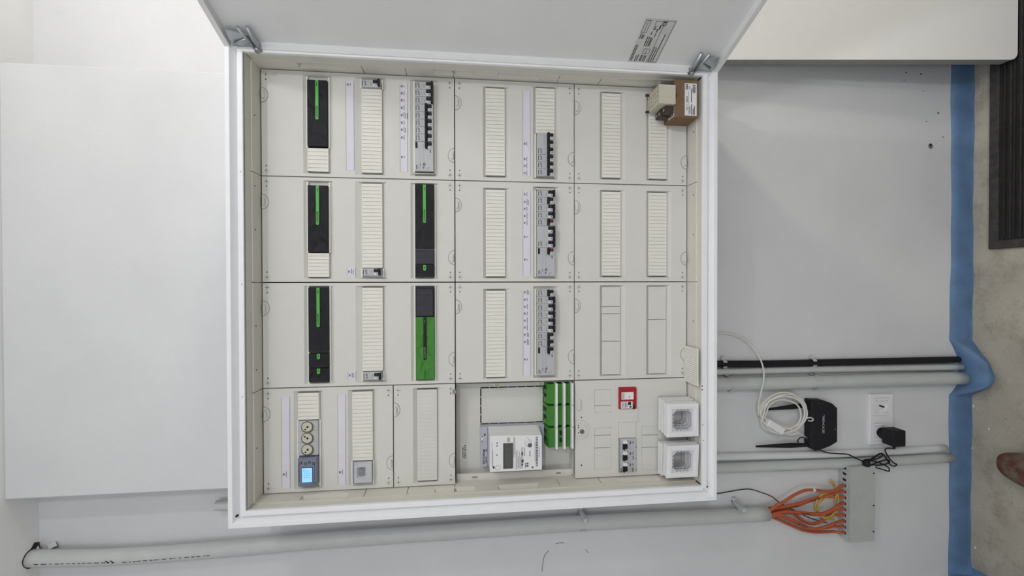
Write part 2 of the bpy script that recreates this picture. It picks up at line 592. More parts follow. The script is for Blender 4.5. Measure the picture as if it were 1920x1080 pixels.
def latch(parent, x, z, s):
    """Half-round snap latch at a panel's edge; s = -1 opens downwards from a top edge."""
    k = 'latch%d' % s
    if k not in _proto:
        b = MB()
        r = .0165
        poly = [(x + r * math.cos(t), z + s * r * .86 * math.sin(t)) for t in [math.pi * i / 16 for i in range(17)]]
        b.prism(poly, -.0009, .001, 0)
        poly = [(x + (r + .0017) * math.cos(t), z + s * (r + .0017) * .86 * math.sin(t)) for t in [math.pi * i / 16 for i in range(17)]]
        b.prism(poly, -.0002, .001, 0, 1)
        zc = z + s * .0048
        b.box(x - .0088, x + .0088, -.0065, 0, zc - .0030, zc + .0030, .0016)
        _proto[k] = (b.build('latch', [m_cream, M('latch_groove', (158, 152, 134), 0.7)], parent), x, z)
        return
    o, ox, oz = _proto[k]
    copy_part(o, parent, (x - ox, 0, z - oz))


# kind of each slot's filling: 'rib' ribs, 'flat' plain knock-out plate
def cover_panel(x0, x1, zt, zb, slots, labels=(), y=0.0):
    mb = MB()
    pk = []
    for s in slots:
        a, b = s.get('x', (x0 + .0115, x1 - .0115))
        up, dn = s.get('up', .034), s.get('dn', .0345 if s['z'] > -.44 else .0370)
        pk.append((a - .003, b + .003, s['z'] - dn, s['z'] + up, (.003, .003, dn - .0240, up - .0240), .0085, True))
    mb.plate(lambda u, v, d: (u, y + d, v), x0 + G, x1 - G, zb + G, zt - G, pk, thick=.014)
    p = mb.build('cover_panel', m_cream, CAB)
    for s in slots:
        a, b = s.get('x', (x0 + .0115, x1 - .0115))
        a, b = a + .0003, b - .0003
        for c, d in cut((a, b), s.get('gaps', ())):
            q = MB()
            z0, z1 = s['z'] - .0235, s['z'] + .0235
            if s.get('fill', 'rib') == 'rib':
                ribbed(q, c, d, z0, z1, y - .0015)
                q.box(c, d, y + .001, y + .0083, z0 - .0005, z1 + .0005)
                q.build('blanking_strip', m_ivory, p)
            elif s['fill'] == 'fine':
                q.box(c, d, y + .002, y + .0083, z0 - .0005, z1 + .0005)
                ribbed(q, c, d, z0, z1, y + .001, groove=.0005, deep=.0004)
                q.build('blanking_strip', m_cream, p)
            else:
                cuts = sorted([c] + list(s['cuts']) + [d])
                for e, f in zip(cuts, cuts[1:]):
                    k = MB()
                    k.box(e + .0006, f - .0006, y + .001, y + .0083, z0, z1, .0004)
                    k.build('knockout_plate', m_cream, p)
        for c, d in s.get('gaps', ()):          # a shallow white collar round the devices
            for z0 in (s['z'] + .0232, s['z'] - .0270):
                q = MB()
                q.box(c, d, y + .0015, y + .0083, z0, z0 + .0038)
                q.build('slot_edge', m_ivory, p)
    for lx0, lx1, lz0, lz1, marks in labels:
        q = MB()
        q.box(lx0, lx1, y - .0007, y + .001, lz0, lz1)
        q.box(lx0, lx1, y - .0008, y - .0002, lz0, lz0 + .0006, mi=2)
        q.box(lx0, lx1, y - .0008, y - .0002, lz1 - .0006, lz1, mi=2)
        for mx, mw, lines in marks:
            zc = (lz0 + lz1) / 2
            q.rect(mx - .003, mx + .003, y - .00085, zc + .0050, zc + .0066)
            q.rect(mx - .0022, mx + .0026, y - .00085, zc + .0028, zc + .0040)
            for li in range(lines):
                q.rect(mx - mw * (.5 if li else .45), mx + mw * (.5 if not li else .35), y - .00085, zc - .0014 - .0036 * li, zc - .0002 - .0036 * li)
        q.build('label_strip', [m_paper, m_ink, m_inkl], p)
    ix = .0125
    for sx, cx in ((-1, x1 - ix), (1, x0 + ix)):
        corner_screw(p, cx, zt - .0115, sx)
        corner_screw(p, cx, zb + .0115, sx)
    latch(p, x1 - .0605, zt - G, -1)
    latch(p, x0 + .0605, zb + G, 1)
    return p


ZA1, ZA2, ZA3 = -.1282, -.2525, -.3770
ZB1, ZB2 = -.5500, -.6755
ZC1, ZC2 = -.8465, -.9700
TE = .0176
# --- top row, three tall panels (450 mm)
cover_panel(.75, 1.0, 0, -.45,
            [dict(z=ZA1, gaps=[(.8190, .9884)]), dict(z=ZA2, up=.040, gaps=[(.9655, .9884)]), dict(z=ZA3, gaps=[(.7665, .9884)])],
            [(.768, .981, -.2115, -.1925, [(.972, .008, 1)]),
             (.768, .981, -.3370, -.3190, [(.974, .006, 1), (.957, .010, 1), (.940, .008, 1), (.922, .013, 1), (.904, .016, 3), (.886, .011, 1), (.869, .015, 2), (.850, .011, 1), (.803, .005, 1)])])
cover_panel(.5, .75, 0, -.45,
            [dict(z=ZA1, gaps=[(.5706, .7384)]), dict(z=ZA2, up=.040, gaps=[(.5116, .5337)]), dict(z=ZA3, gaps=[(.5075, .7384)])],
            [(.5155, .5355, -.2125, -.1935, [(.5255, .013, 2)])])
cover_panel(.25, .5, 0, -.45,
            [dict(z=ZA1, gaps=[(.2585, .4915)]), dict(z=ZA2, up=.040, gaps=[(.2616, .2847)]), dict(z=ZA3, gaps=[(.2585, .4915)])],
            [(.2665, .2865, -.2125, -.1935, [(.2765, .013, 2)])])
# --- fourth column: a 300 panel and a 150 panel
cover_panel(0, .25, 0, -.30,
            [dict(z=-.1030, gaps=[(.0115, .1722)]), dict(z=-.2275, gaps=[(.0115, .0692)])],
            [(.012, .229, -.0605, -.0415, [(.045, .013, 1)]), (.014, .231, -.1885, -.1700, [(.044, .012, 1)])])
cover_panel(0, .25, -.30, -.45, [dict(z=-.3810, fill='fine')])
# --- middle row (300 mm)
for c, gaps, cutx, marks in ((.75, [(.7616, .8716)], None, [(.845, .010, 1), (.807, .012, 1), (.790, .014, 1), (.772, .012, 1)]),
                             (.50, [(.5130, .7305)], None, [(.719, .012, 1), (.700, .016, 2), (.683, .011, 1), (.665, .017, 1), (.648, .014, 1), (.613, .006, 1), (.556, .006, 1)]),
                             (.25, [(.2655, .4828)], None, [(.474, .012, 2), (.456, .009, 1), (.438, .014, 1), (.421, .010, 1), (.403, .016, 1), (.386, .017, 1), (.368, .012, 2), (.350, .016, 2), (.306, .006, 1)])):
    cover_panel(c, c + .25, -.45, -.75, [dict(z=ZB1, up=.031, x=(c + .0125, c + .2305)), dict(z=ZB2, up=.031, x=(c + .0115, c + .2365), gaps=gaps)], [(c + .0145, c + .228, -.6375, -.6185, marks)])
# --- lower row
cover_panel(.75, 1.0, -.75, -1.0495, [dict(z=ZC1, up=.030, x=(.75 + .0145, .75 + .2315)), dict(z=ZC2, up=.030, x=(.75 + .0145, .75 + .2315))])
cover_panel(.50, .75, -.75, -1.0495, [dict(z=ZC1, up=.030, x=(.50 + .0145, .50 + .2315)), dict(z=ZC2, up=.030, x=(.50 + .0145, .50 + .2315))])
cover_panel(.25, .50, -.75, -1.0495, [dict(z=ZC1, up=.030, fill='flat', cuts=(.348, .418, .437)), dict(z=ZC2, up=.030, fill='flat', cuts=(.402,))])

# --- the open meter tray
TY = .050
mb = MB()
tx0, tx1, tz0, tz1 = .004, .2475, -.7485, -.4515
sl = []
k0, k1, kz0, kz1 = .130, .2275, -.6805, -.5130
n = 7
for i in range(n):
    a = kz0 + (kz1 - kz0) * i / n + .0008
    b = kz0 + (kz1 - kz0) * (i + 1) / n - .0008
    sl += [(k0, k0 + .0032, a, b, 0, .004, False), (k1 - .0032, k1, a, b, 0, .004, False)]
for i in range(4):
    a = k0 + .003 + (k1 - k0 - .006) * i / 4 + .0008
    b = k0 + .003 + (k1 - k0 - .006) * (i + 1) / 4 - .0008
    sl += [(a, b, kz0, kz0 + .0030, 0, .004, False), (a, b, kz1 - .0030, kz1, 0, .004, False)]
mb.plate(lambda u, v, d: (u, TY + d, v), tx0, tx1, tz0, tz1, sl)
mb.plate(lambda u, v, d: (tx0, v, u), tz0, tz1, .020, TY)
mb.plate(lambda u, v, d: (tx1, v, u), tz0, tz1, .001, TY)
mb.plate(lambda u, v, d: (u, v, tz0), tx0, tx1, .001, TY)
mb.plate(lambda u, v, d: (u, v, tz1), tx0, tx1, .001, TY)
mb.box(-.001, tx0 + .012, .020, .026, tz0, tz1)                # low rim along the left side
tray = mb.build('meter_tray', m_cream, CAB)
for i, (x, z) in enumerate(((.008, -.497), (.008, -.712), (.2425, -.553), (.2425, -.664))):
    q = MB()
    y = .018 if x < .1 else .004
    q.box(x - .003, x + .003, y, y + .004, z - .008, z + .008, .0006)
    q.box(x - .0018, x + .0018, y - .0006, y + .001, z - .006, z + .006, mi=1)
    q.build('tray_clip', [m_creamd, M('clip_brown', (150, 136, 112), 0.6)], tray)
q = MB()                                                     # bar code sticker
bx0, bx1, bz0, bz1 = .042, .080, -.4775, -.4640
q.box(bx0, bx1, TY - .0006, TY, bz0, bz1)
x = bx0 + .002
while x < bx1 - .002:
    wdt = random.choice((.0008, .0012, .0020))
    q.rect(x, x + wdt, TY - .0007, bz0 + .001, bz0 + .0065)
    x += wdt + random.choice((.0008, .0014))
for i in range(9):
    q.rect(bx0 + .003 + i * .0035, bx0 + .0052 + i * .0035, TY - .0007, bz0 + .0080, bz0 + .0112)
q.build('bar_code_sticker', [m_ivory, m_ink], tray)
q = MB()
c = (0.2301, -0.0040, -0.4476)
q.cyl((c[0], .002, c[2]), (c[0], -.006, c[2]), .0058, .0050, 14)
q.build('sealing_screw', m_greyd, CAB)

# --- the supply panel below it, with a main switch and a row of knock-outs
mb = MB()
PY = -.003
kn = [(.167, .2255, -.8455, -.8012), (.0205, .1275, -.8450, -.8012), (.0145, .1270, -.9703, -.9268)]
fa, fb = -.9115, -.8645
mb.plate(lambda u, v, d: (u, PY + d, v), G, .25 - G, -1.0495 + G, -.75 - G,
         [(a, b, c, d, .0004, .0012, False) for a, b, c, d in kn] + [(.011, .2300, fa, fb, .0, .004, False)], thick=.030)
sup = mb.build('cover_panel', m_cream, CAB)
for (a, b, c, d), cuts in zip(kn, ((.184,), (.076, .108), (.072, .104))):
    cs = sorted([a] + list(cuts) + [b])
    for e, f in zip(cs, cs[1:]):
        q = MB()
        q.box(e + .0006, f - .0006, PY + .0003, PY + .004, c + .0006, d - .0006, .0003)
        q.build('knockout_plate', m_cream, sup)
q = MB()
q.box(.140, .1745, PY - .0022, PY + .004, -.9165, -.8620, .0008)
q.build('sliding_cover', m_cream, sup)
q = MB()
q.box(.099, .1400, PY - .0006, PY + .004, fa + .0006, fb - .0006, .0004)
q.build('blanking_plate', m_cream, sup)
q = MB()      # round lock boss with a turn screw
c = (.1255, -.7635)
for r, ya, yb in ((.0235, PY + .001, PY - .0030), (.0165, PY - .001, PY - .0055)):
    q.prism([(c[0] + r * math.cos(2 * math.pi * k / 32), min(-.7514, c[1] + r * math.sin(2 * math.pi * k / 32) + .0001 * math.cos(2 * math.pi * k / 32))) for k in range(32) if math.sin(2 * math.pi * k / 32) * r < .0121 + .004], yb, ya, .0004)
q.cyl((c[0] - .004, PY - .005, c[1] - .004), (c[0] - .004, PY - .0072, c[1] - .004), .0062, .0055, 14, 1)
for px in (-.0065, .0065, .012):
    q.box(c[0] + px - .0012, c[0] + px + .0012, PY - .0059, PY - .0052, c[1] + .0035, c[1] + .0065, mi=2)
q.build('lock', [m_cream, M('turn_screw', (110, 104, 92), 0.5), m_ink], sup)
q = MB()
q.box(.1755, .2010, PY - .0055, PY, -.7650, -.7570, .0014)
q.build('finger_grip', m_cream, sup)
q = MB()
for x, z in ((.156, -.7675), (.034, -.7675)):
    q.cyl((x, PY, z), (x, PY - .0004, z), .0018, .0018, 8)
q.build('pin_hole', m_dark, sup)
corner_screw(sup, .2375, -1.0375, -1)

# ---------------------------------------------------------------- the door
DA = math.radians(20)
DP = Vector((1.0224, -.0609, 0))
Dd, Dn = Vector((math.sin(DA), -math.cos(DA), 0)), Vector((-math.cos(DA), -math.sin(DA), 0))


def dp(u, wd, z):
    """u along the open door from its hinge side, wd out of its inner face."""
    return tuple(DP + Dd * u + Dn * wd + Vector((0, 0, z)))


DZ0, DZ1, DW = -1.0870, .0395, 1.058
mb = MB()
mb.plate(lambda u, v, d: dp(u, .020 - d, v), 0, DW, DZ0, DZ1, [(.010, DW - .010, DZ0 + .011, DZ1 - .011, .0005, .0165, True)])
mb.plate(lambda u, v, d: dp(u, .0, v), 0, DW, DZ0, DZ1)
for a, b in (((0, DZ0), (DW, DZ0)), ((DW, DZ0), (DW, DZ1)), ((DW, DZ1), (0, DZ1)), ((0, DZ1), (0, DZ0))):
    mb.add([dp(a[0], .0, a[1]), dp(b[0], .0, b[1]), dp(b[0], .020, b[1]), dp(a[0], .020, a[1])], [(0, 1, 2, 3)])
door = mb.build('door', m_door, CAB)
q = MB()      # rating label stuck inside the door
LU0, LU1, LZ0, LZ1 = .016, .130, -.931, -.860
def lab(u, z):
    return dp(LU0 + u * (LU1 - LU0), .0045, LZ1 - z * (LZ1 - LZ0))
def lrect(u0, u1, z0, z1, mi=1):
    q.add([lab(u0, z0), lab(u1, z0), lab(u1, z1), lab(u0, z1)], [(0, 1, 2, 3)], mi)
def lbox(u0, u1, z0, z1, t=.008):
    lrect(u0, u1, z0, z0 + t * 1.6), lrect(u0, u1, z1 - t * 1.6, z1), lrect(u0, u0 + t, z0, z1), lrect(u1 - t, u1, z0, z1)
q.add([dp(a, .0042, b) for a, b in ((LU0, LZ0), (LU1, LZ0), (LU1, LZ1), (LU0, LZ1))], [(0, 1, 2, 3)], 0)
for u0, u1, z0 in ((.03, .42, .04), (.03, .42, .09), (.03, .17, .20), (.03, .20, .26), (.03, .19, .36), (.03, .19, .40), (.03, .19, .47), (.03, .18, .52),
                   (.03, .40, .68), (.03, .38, .75), (.03, .70, .82), (.40, .62, .30), (.40, .62, .36), (.40, .60, .42), (.40, .60, .46),
                   (.66, .74, .36), (.77, .86, .40), (.62, .70, .50), (.72, .80, .50), (.80, .88, .54), (.56, .68, .05), (.56, .66, .11), (.56, .66, .15)):
    lrect(u0, u1, z0, z0 + .026)
lbox(.70, .97, .03, .20)
lrect(.71, .96, .11, .122)
lbox(.22, .34, .36, .58)
lrect(.23, .33, .46, .472)
lbox(.78, .97, .36, .58)
lbox(.02, .98, .64, .97)
q.text('CE', .012, lab(.92, .66), u=tuple(Dd), v=(0, 0, 1), mi=1)
q.build('rating_label', [M('silver_label', (206, 206, 204), 0.5), m_ink], door)
for zc, s in ((DZ1 - .045, 1), (DZ0 + .045, -1)):      # bracket hinges with spring arms
    q = MB()
    A = [dp(.002, .012, zc - s * -.030), dp(.002, .012, zc - s * .022), dp(.040, .012, zc - s * .012), dp(.052, .012, zc + s * .028)]
    B = [tuple(Vector(a) + Dn * .0035) for a in A]
    q.add(A + B, [(0, 1, 2, 3), (4, 5, 6, 7), (0, 1, 5, 4), (1, 2, 6, 5), (2, 3, 7, 6), (3, 0, 4, 7)])
    q.cyl(dp(.006, .018, zc - s * .016), dp(.062, .018, zc - s * .002), .0038, n=10)
    q.cyl(dp(.006, .022, zc - s * .026), dp(.060, .014, zc - s * .020), .0048, n=10)
    q.cyl(dp(.020, .018, zc + s * .022), dp(.034, .018, zc - s * .010), .0024, n=8)
    q.cyl(dp(.010, .010, zc - s * .022), dp(.010, .028, zc - s * .022), .0060, n=12)
    q.build('hinge', m_zinc, door)


# ================================================================ devices in the cabinet
PITCH = .0179
_dev = {}


def breaker_parts(t, x, z, poles, on, red=False, text_poles=None, lobe=True):
    """Grey miniature circuit breaker: housing with print, a black lever and a status window per pole."""
    w = PITCH * poles
    x0, x1 = x - w / 2 + .0002, x + w / 2 - .0002
    b = MB()
    b.box(x0, x1, -.0105, .0082, z - .0222, z + .0222, .0008)
    for p in range(poles):
        px = x + (p - (poles - 1) / 2) * PITCH
        if text_poles is not None and p not in text_poles:
            continue
        b.rect(px - .0062, px + .0058, -.0106, z + .0180, z + .0196)
        b.rect(px + .0000, px + .0050, -.0106, z + .0106, z + .0146, 2)
        b.rect(px - .0056, px - .0012, -.0106, z + .0100, z + .0138, 2)
        b.rect(px + .0062, px + .0076, -.0106, z + .0132, z + .0148)
        if not on:
            b.rect(px - .0050, px + .0036, -.0106, z - .0008, z + .0000)
    b.rect(x0 + .001, x1 - .001, -.0106, z + .0050, z + .0053, 2)
    b.build('housing', [m_grey, m_ink, m_inkl], t)
    toggles(t, x, z, poles, on, red)


def toggles(t, x, z, poles, on, red=False):
    if on:
        d0, d1, g0, g1 = z - .0180, z - .0055, z - .0078, z - .0022
    else:
        d0, d1, g0, g1 = z - .0170, z - .0052, z - .0217, z - .0164
    b = MB()
    for p in range(poles):
        px = x + (p - (poles - 1) / 2) * PITCH
        b.box(px - .0006, px + .0072, -.0140, -.008, d0, d1, .0010)
        b.box(px - .0004, px + .0070, -.0146, -.010, (d0 + d1) / 2 - .0010, (d0 + d1) / 2 + .0010, mi=1)
        if red:
            b.box(px + .0014, px + .0058, -.01475, -.010, (d0 + d1) / 2 - .0036, (d0 + d1) / 2 + .0004, mi=2)
    b.box(x - PITCH * poles / 2 + .0007, x + PITCH * poles / 2 - .0007, -.0205, -.008, g0, g1, .0014)
    b.build('lever', [m_tog, m_slate, m_red], t)
    for p in range(poles):
        px = x + (p - (poles - 1) / 2) * PITCH
        b = MB()
        z0, z1 = (z - .0182, z - .0088) if on else (z - .0166, z - .0058)
        b.box(px - .0083, px - .0008, -.0132, -.009, z0, z1, .0008)
        b.box(px - .0054, px - .0034, -.0139, -.013, (z0 + z1) / 2 - .0025, (z0 + z1) / 2 - .0003, mi=1)
        b.build('status_window', [M('window_white', (216, 217, 220), 0.5), m_ink], t)


def breaker(kind, x, z, label, group):
    """kind: on, off, on_red, on3, off3, on3_plain."""
    if kind in _dev:
        return copy_thing(_dev[kind], (x, 0, z - .0222), label, group)
    t = thing('circuit_breaker', label, 'circuit breaker', (x, 0, z - .0222), group)
    breaker_parts(t, x, z, 3 if '3' in kind else 1, kind.startswith('on'), 'red' in kind, (0,) if '3' in kind else None)
    _dev[kind] = t
    return t


def rcd(kind, x, z, label, group):
    """Four-module residual current device; its lever sits at the hinge-side end."""
    if kind in _dev:
        return copy_thing(_dev[kind], (x, 0, z - .0222), label, group)
    t = thing('residual_current_breaker', label, 'circuit breaker', (x, 0, z - .0222), group)
    w = PITCH * 4
    b = MB()
    b.box(x - w / 2 + .0003, x + w / 2 - .0003, -.0105, .0082, z - .0222, z + .0222, .0008)
    e = x + w / 2
    b.rect(e - w + .004, e - .004, -.0106, z + .0092, z + .0095, 2)
    b.rect(e - w + .004, e - .004, -.0106, z + .0008, z + .0011, 2)
    for dx, dz, ww, hh, mi in ((.062, .0178, .0105, .0016, 1), (.0635, .0140, .0060, .0012, 2), (.057, .0085, .0075, .0012, 1), (.063, -.0005, .0050, .0040, 2),
                               (.0555, -.0030, .0060, .0060, 2), (.064, .0118, .0050, .0010, 2), (.050, -.0020, .004, .0008, 2), (.066, -.0090, .004, .0012, 2), (.063, -.0130, .003, .0012, 2),
                               (.059, .0150, .004, .0010, 2)):
        b.rect(e - dx - ww / 2, e - dx + ww / 2, -.0106, z + dz, z + dz + hh, mi)
    b.rect(e - .0270, e - .0205, -.0106, z - .0160, z - .0140, 1)
    b.build('housing', [m_grey, m_ink, m_inkl], t)
    b = MB()
    b.box(e - .0165, e - .0020, -.0124, -.009, z + .0160, z + .0206, .0006)
    b.build('test_button', m_black, t)
    toggles(t, e - PITCH / 2 - .0004, z, 1, True, 'red' in kind)
    _dev[kind] = t
    return t


# long bank in the tall panel next to the hinges
GA = 'circuit breakers in the bank beside the hinges'
xe = .9830
for i in range(8):
    k = 'off' if i < 3 else 'on'
    st = 'lever down' if i < 3 else 'lever up'
    breaker(k, xe - PITCH * (i + .5), ZA3, 'grey circuit breaker, %s, %s from the hinges in the longest bank, tall panel' % (st, ordinal(i)), GA)
rcd('rcd', xe - PITCH * 10 - .0003, ZA3, 'wide grey residual current breaker ending the long bank in the tall hinge-side panel', 'residual current breakers')

GS = 'lone circuit breakers beside blanking strips'
breaker('off', .9735, ZA2, 'lone grey circuit breaker right beside the hinge wall, above its ivory blanking strip', GS)
breaker('off', .5245, ZA2, 'lone grey circuit breaker ending the blanking strip in the second tall panel from the hinges', GS)
breaker('off', .2755, ZA2, 'lone grey circuit breaker ending the blanking strip in the third tall panel from the hinges', GS)

GB = 'circuit breakers in the short bank of the middle row'
xe = .8710
breaker('on3', xe - PITCH * 1.5, ZB2, 'grey three-pole circuit breaker at the hinge end of the shortest breaker bank', GB)
for i in range(3):
    breaker('on', xe - PITCH * (i + 3.5), ZB2, 'grey circuit breaker, %s after the three-pole one in the shortest breaker bank' % ordinal(i), GB)

GC = 'circuit breakers in the mixed bank of the middle row'
xe = .7292
for i, k in enumerate(('off', 'on', 'off', 'off', 'on_red')):
    st = {'off': 'lever down', 'on': 'lever up', 'on_red': 'red lever up'}[k]
    breaker(k, xe - PITCH * (i + .5), ZB2, 'grey breaker, %s, %s from the hinges in the red-marked bank' % (st, ordinal(i)), GC)
breaker('off3', xe - PITCH * 6.5, ZB2, 'grey three-pole circuit breaker, levers down, in the bank with red lever marks', GC)
rcd('rcd_red', xe - PITCH * 10, ZB2, 'wide grey residual current breaker with a red mark on its lever', 'residual current breakers')

GD = 'circuit breakers in the bank above the electricity meter panel'
xe = .4818
for i, k in enumerate(('on', 'off', 'off', 'off', 'off', 'off', 'on', 'on')):
    st = 'lever up' if k == 'on' else 'lever down'
    breaker(k, xe - PITCH * (i + .5), ZB2, 'grey circuit breaker, %s, %s from the hinges in the bank beside the meter tray' % (st, ordinal(i)), GD)
rcd('rcd', xe - PITCH * 10, ZB2, 'wide grey residual current breaker ending the bank next to the meter tray', 'residual current breakers')


# ---------------------------------------------------------------- black and green control modules
def facets(b, x0, x1, z0, z1, y, n, seed, amp=.0030, mi=0):
    """A shallowly faceted face, like folded card."""
    rnd = random.Random(seed)
    g = {}
    m = 4
    for i in range(n + 1):
        for j in range(m + 1):
            ei, ej = i in (0, n), j in (0, m)
            g[i, j] = (x0 + (x1 - x0) * (i + (0 if ei else rnd.uniform(-.38, .38))) / n, y + (0 if ei or ej else rnd.uniform(-amp * .4, amp)),
                       z0 + (z1 - z0) * (j + (0 if ej else rnd.uniform(-.35, .35))) / m)
    for i in range(n):
        for j in range(m):
            q = [g[i, j], g[i + 1, j], g[i + 1, j + 1], g[i, j + 1]]
            b.add(q, [(0, 1, 2), (0, 2, 3)] if rnd.random() < .5 else [(0, 1, 3), (1, 2, 3)], mi)


def module(x0, x1, z, label, group, body=m_black, strip=m_greens, slen=.093, txt='', small=False, seed=1, ink=m_dark, faced=True, name='control_module'):
    t = thing(name, label, 'control module', ((x0 + x1) / 2, 0, z - .0228), group)
    b = MB()
    yf = -.0060
    b.box(x0 + .0003, x1 - .0003, yf + .0034, .0082, z - .0226, z + .0226, .0006)
    if faced:
        b.box(x0 + .0006, x1 - .0006, yf + .0001, yf + .0040, z - .0224, z - .0220)
        b.box(x0 + .0006, x1 - .0006, yf + .0001, yf + .0040, z + .0220, z + .0224)
        b.box(x0 + .0005, x0 + .0009, yf + .0001, yf + .0040, z - .0224, z + .0224)
        b.box(x1 - .0009, x1 - .0005, yf + .0001, yf + .0040, z - .0224, z + .0224)
        facets(b, x0 + .0008, x1 - .0008, z - .0221, z + .0221, yf, max(2, int((x1 - x0) / .016)), seed)
    else:
        b.box(x0 + .0008, x1 - .0008, yf, .008, z - .0221, z + .0221, .0005)
    b.build('housing', body, t)
    if slen:
        e = x1 - .0012
        r = .0036
        poly = [(e, z - r), (e, z + r)] + [(e - slen + r + r * math.cos(a), z + r * math.sin(a)) for a in [math.pi / 2 + math.pi * i / 8 for i in range(9)]]
        b = MB()
        b.prism(poly, yf - .0016, yf + .002, .0003)
        if txt:
            b.text(txt, .0052, (e - slen + .0185, yf - .0018, z), squeeze=1.25)
        if not small:
            b.rect(e - .0140, e - .0060, yf - .0018, z - .0006, z + .0007)
        else:
            b.rect(e - slen * .62, e - slen * .25, yf - .0018, z - .0008, z + .0009)
        b.build('label_strip', [strip, ink], t)
    return t


GM = 'black control modules with a green strip'
module(.8212, .9778, ZA1, 'long black green-striped control module in the tall panel nearest the hinges', GM, txt='LOXONE', seed=3)
module(.5714, .7296, ZA1, 'long black green-striped control module before a short blanking strip, second tall panel from hinges', GM, txt='LOXONE', seed=5)
module(.3345, .4882, ZA1, 'long black green-striped control module followed by two small green-tagged modules', GM, txt='LOXONE', seed=8)
module(.2972, .3316, ZA1, 'small black module with green tag, between the long module and another small one', GM, slen=.013, small=True, seed=9)
module(.2630, .2966, ZA1, 'small black module with a short green tag at the far end, beside a panel joint', GM, slen=.013, small=True, seed=10)
module(.5818, .7378, ZA3, 'long black green-striped control module followed by a plain slate insert', GM, txt='LOXONE', seed=12)
module(.5436, .5782, ZA3, 'plain slate grey insert between two black green-striped modules', 'control module inserts', body=m_slate, slen=0, seed=2, faced=False, name='blank_module')
module(.5122, .5428, ZA3, 'short black module with a small green tag, next to the plain slate insert', GM, slen=.014, small=True, seed=14)
t = module(.2630, .4158, ZA3, 'bright green control module with a black centre strip', 'green control modules', body=m_green, strip=m_dark, slen=.104, txt='LOXONE', seed=21, ink=m_inkl)
b = MB()
b.rect(.2650, .2860, -.0078, ZA3 - .0005, ZA3 + .0005, 0)
b.build('slot', m_dark, t)
t = module(.4162, .4882, ZA3, 'black module with a raised slate cover crowded with fine print, above the green one', 'printed cover modules', slen=0, seed=23, faced=False, name='power_module')
b = MB()
b.box(.4180, .4845, -.0085, -.004, ZA3 - .0195, ZA3 + .0200, .0008)
rnd = random.Random(4)
for i in range(7):
    z = ZA3 + .0150 - .0048 * i
    x = .4225
    while x < .4800:
        wdt = rnd.uniform(.002, .008)
        if rnd.random() < .75:
            b.rect(x, min(x + wdt, .481), -.0086, z, z + rnd.uniform(.0008, .0022))
        x += wdt + .002
b.build('cover', [m_slate, m_ink], t)


# ---------------------------------------------------------------- fourth column: sockets, display, rocker
zz = -.1030
t = thing('socket_module', 'grey rail module with three round cream sockets', 'socket', (.130, 0, zz - .0228))
b = MB()
b.box(.0890, .1715, -.0050, .0082, zz - .0228, zz + .0228, .0008)
b.rect(.0900, .1705, -.0051, zz - .0190, zz - .0186, 1)
for x in (.148, .121):
    b.rect(x - .0003, x + .0003, -.0051, zz - .0228, zz + .0228, 1)
b.build('housing', [m_grey, m_greyd], t)
for i, x in enumerate((.1575, .1305, .1035)):
    b = MB()
    n = 24
    b.cyl((x, -.0045, zz + .0005), (x, -.0080, zz + .0005), .0146, .0142, n, 0, cap=False)
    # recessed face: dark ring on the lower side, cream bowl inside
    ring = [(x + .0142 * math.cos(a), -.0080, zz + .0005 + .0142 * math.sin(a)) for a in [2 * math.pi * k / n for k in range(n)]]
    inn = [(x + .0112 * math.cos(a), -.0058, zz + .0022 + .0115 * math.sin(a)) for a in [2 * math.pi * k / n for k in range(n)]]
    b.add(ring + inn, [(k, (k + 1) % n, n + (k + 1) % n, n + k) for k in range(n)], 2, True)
    b.add(inn, [list(range(n))], 0)
    for dx, dz, r in (((-.0062, .0048, .0020), (-.0002, -.0002, .0026)) if i != 1 else ((.0036, .0060, .0020), (-.0004, .0000, .0026))):
        b.cyl((x + dx, -.0060, zz + .001 + dz), (x + dx, -.0062, zz + .001 + dz), r, r, 10, 1)
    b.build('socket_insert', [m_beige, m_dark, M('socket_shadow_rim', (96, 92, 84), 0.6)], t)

t = thing('energy_display', 'blue-grey energy display module with a lit blue screen', 'display', (.0555, 0, zz - .0238))
b = MB()
x0, x1 = .0195, .0870
b.box(x0, x1, -.0150, .0082, zz - .0222, zz + .0208, .0016)
b.rect(x0 + .010, x0 + .055, -.0151, zz + .0165, zz + .0178)
for i in range(6):
    b.rect(x0 + .014 + i * .007, x0 + .019 + i * .007, -.0151, zz - .0180, zz - .0168)
for i in range(7):
    b.rect(x0 + .0045, x0 + .0060, -.0151, zz - .015 + i * .0045, zz - .0128 + i * .0045)
b.text('CE', .0065, (x0 + .0075, -.0152, zz - .0178))
b.build('housing', [M('blue_grey_plastic', (120, 126, 146), 0.4, 0.03), m_ink], t)
b = MB()
b.box(x0 + .0090, x0 + .0455, -.0158, -.012, zz - .0135, zz + .0120, .0006, mi=1)
b.rect(x0 + .0105, x0 + .0440, -.0159, zz - .0122, zz + .0107, 0)
for r in range(4):
    for c in range(4):
        px, pz = x0 + .0205 + c * .0050, zz - .0078 + r * .0040
        b.rect(px, px + .0030, -.0160, pz, pz + .0006, 2), b.rect(px, px + .0006, -.0160, pz, pz + .0026, 2)
        b.rect(px + .0024, px + .0030, -.0160, pz, pz + .0026, 2), b.rect(px, px + .0030, -.0160, pz + .0020, pz + .0026, 2)
b.text('%', .0045, (x0 + .0395, -.0160, zz + .0065), mi=2)
b.build('screen', [m_lit, m_tog, m_digit], t)
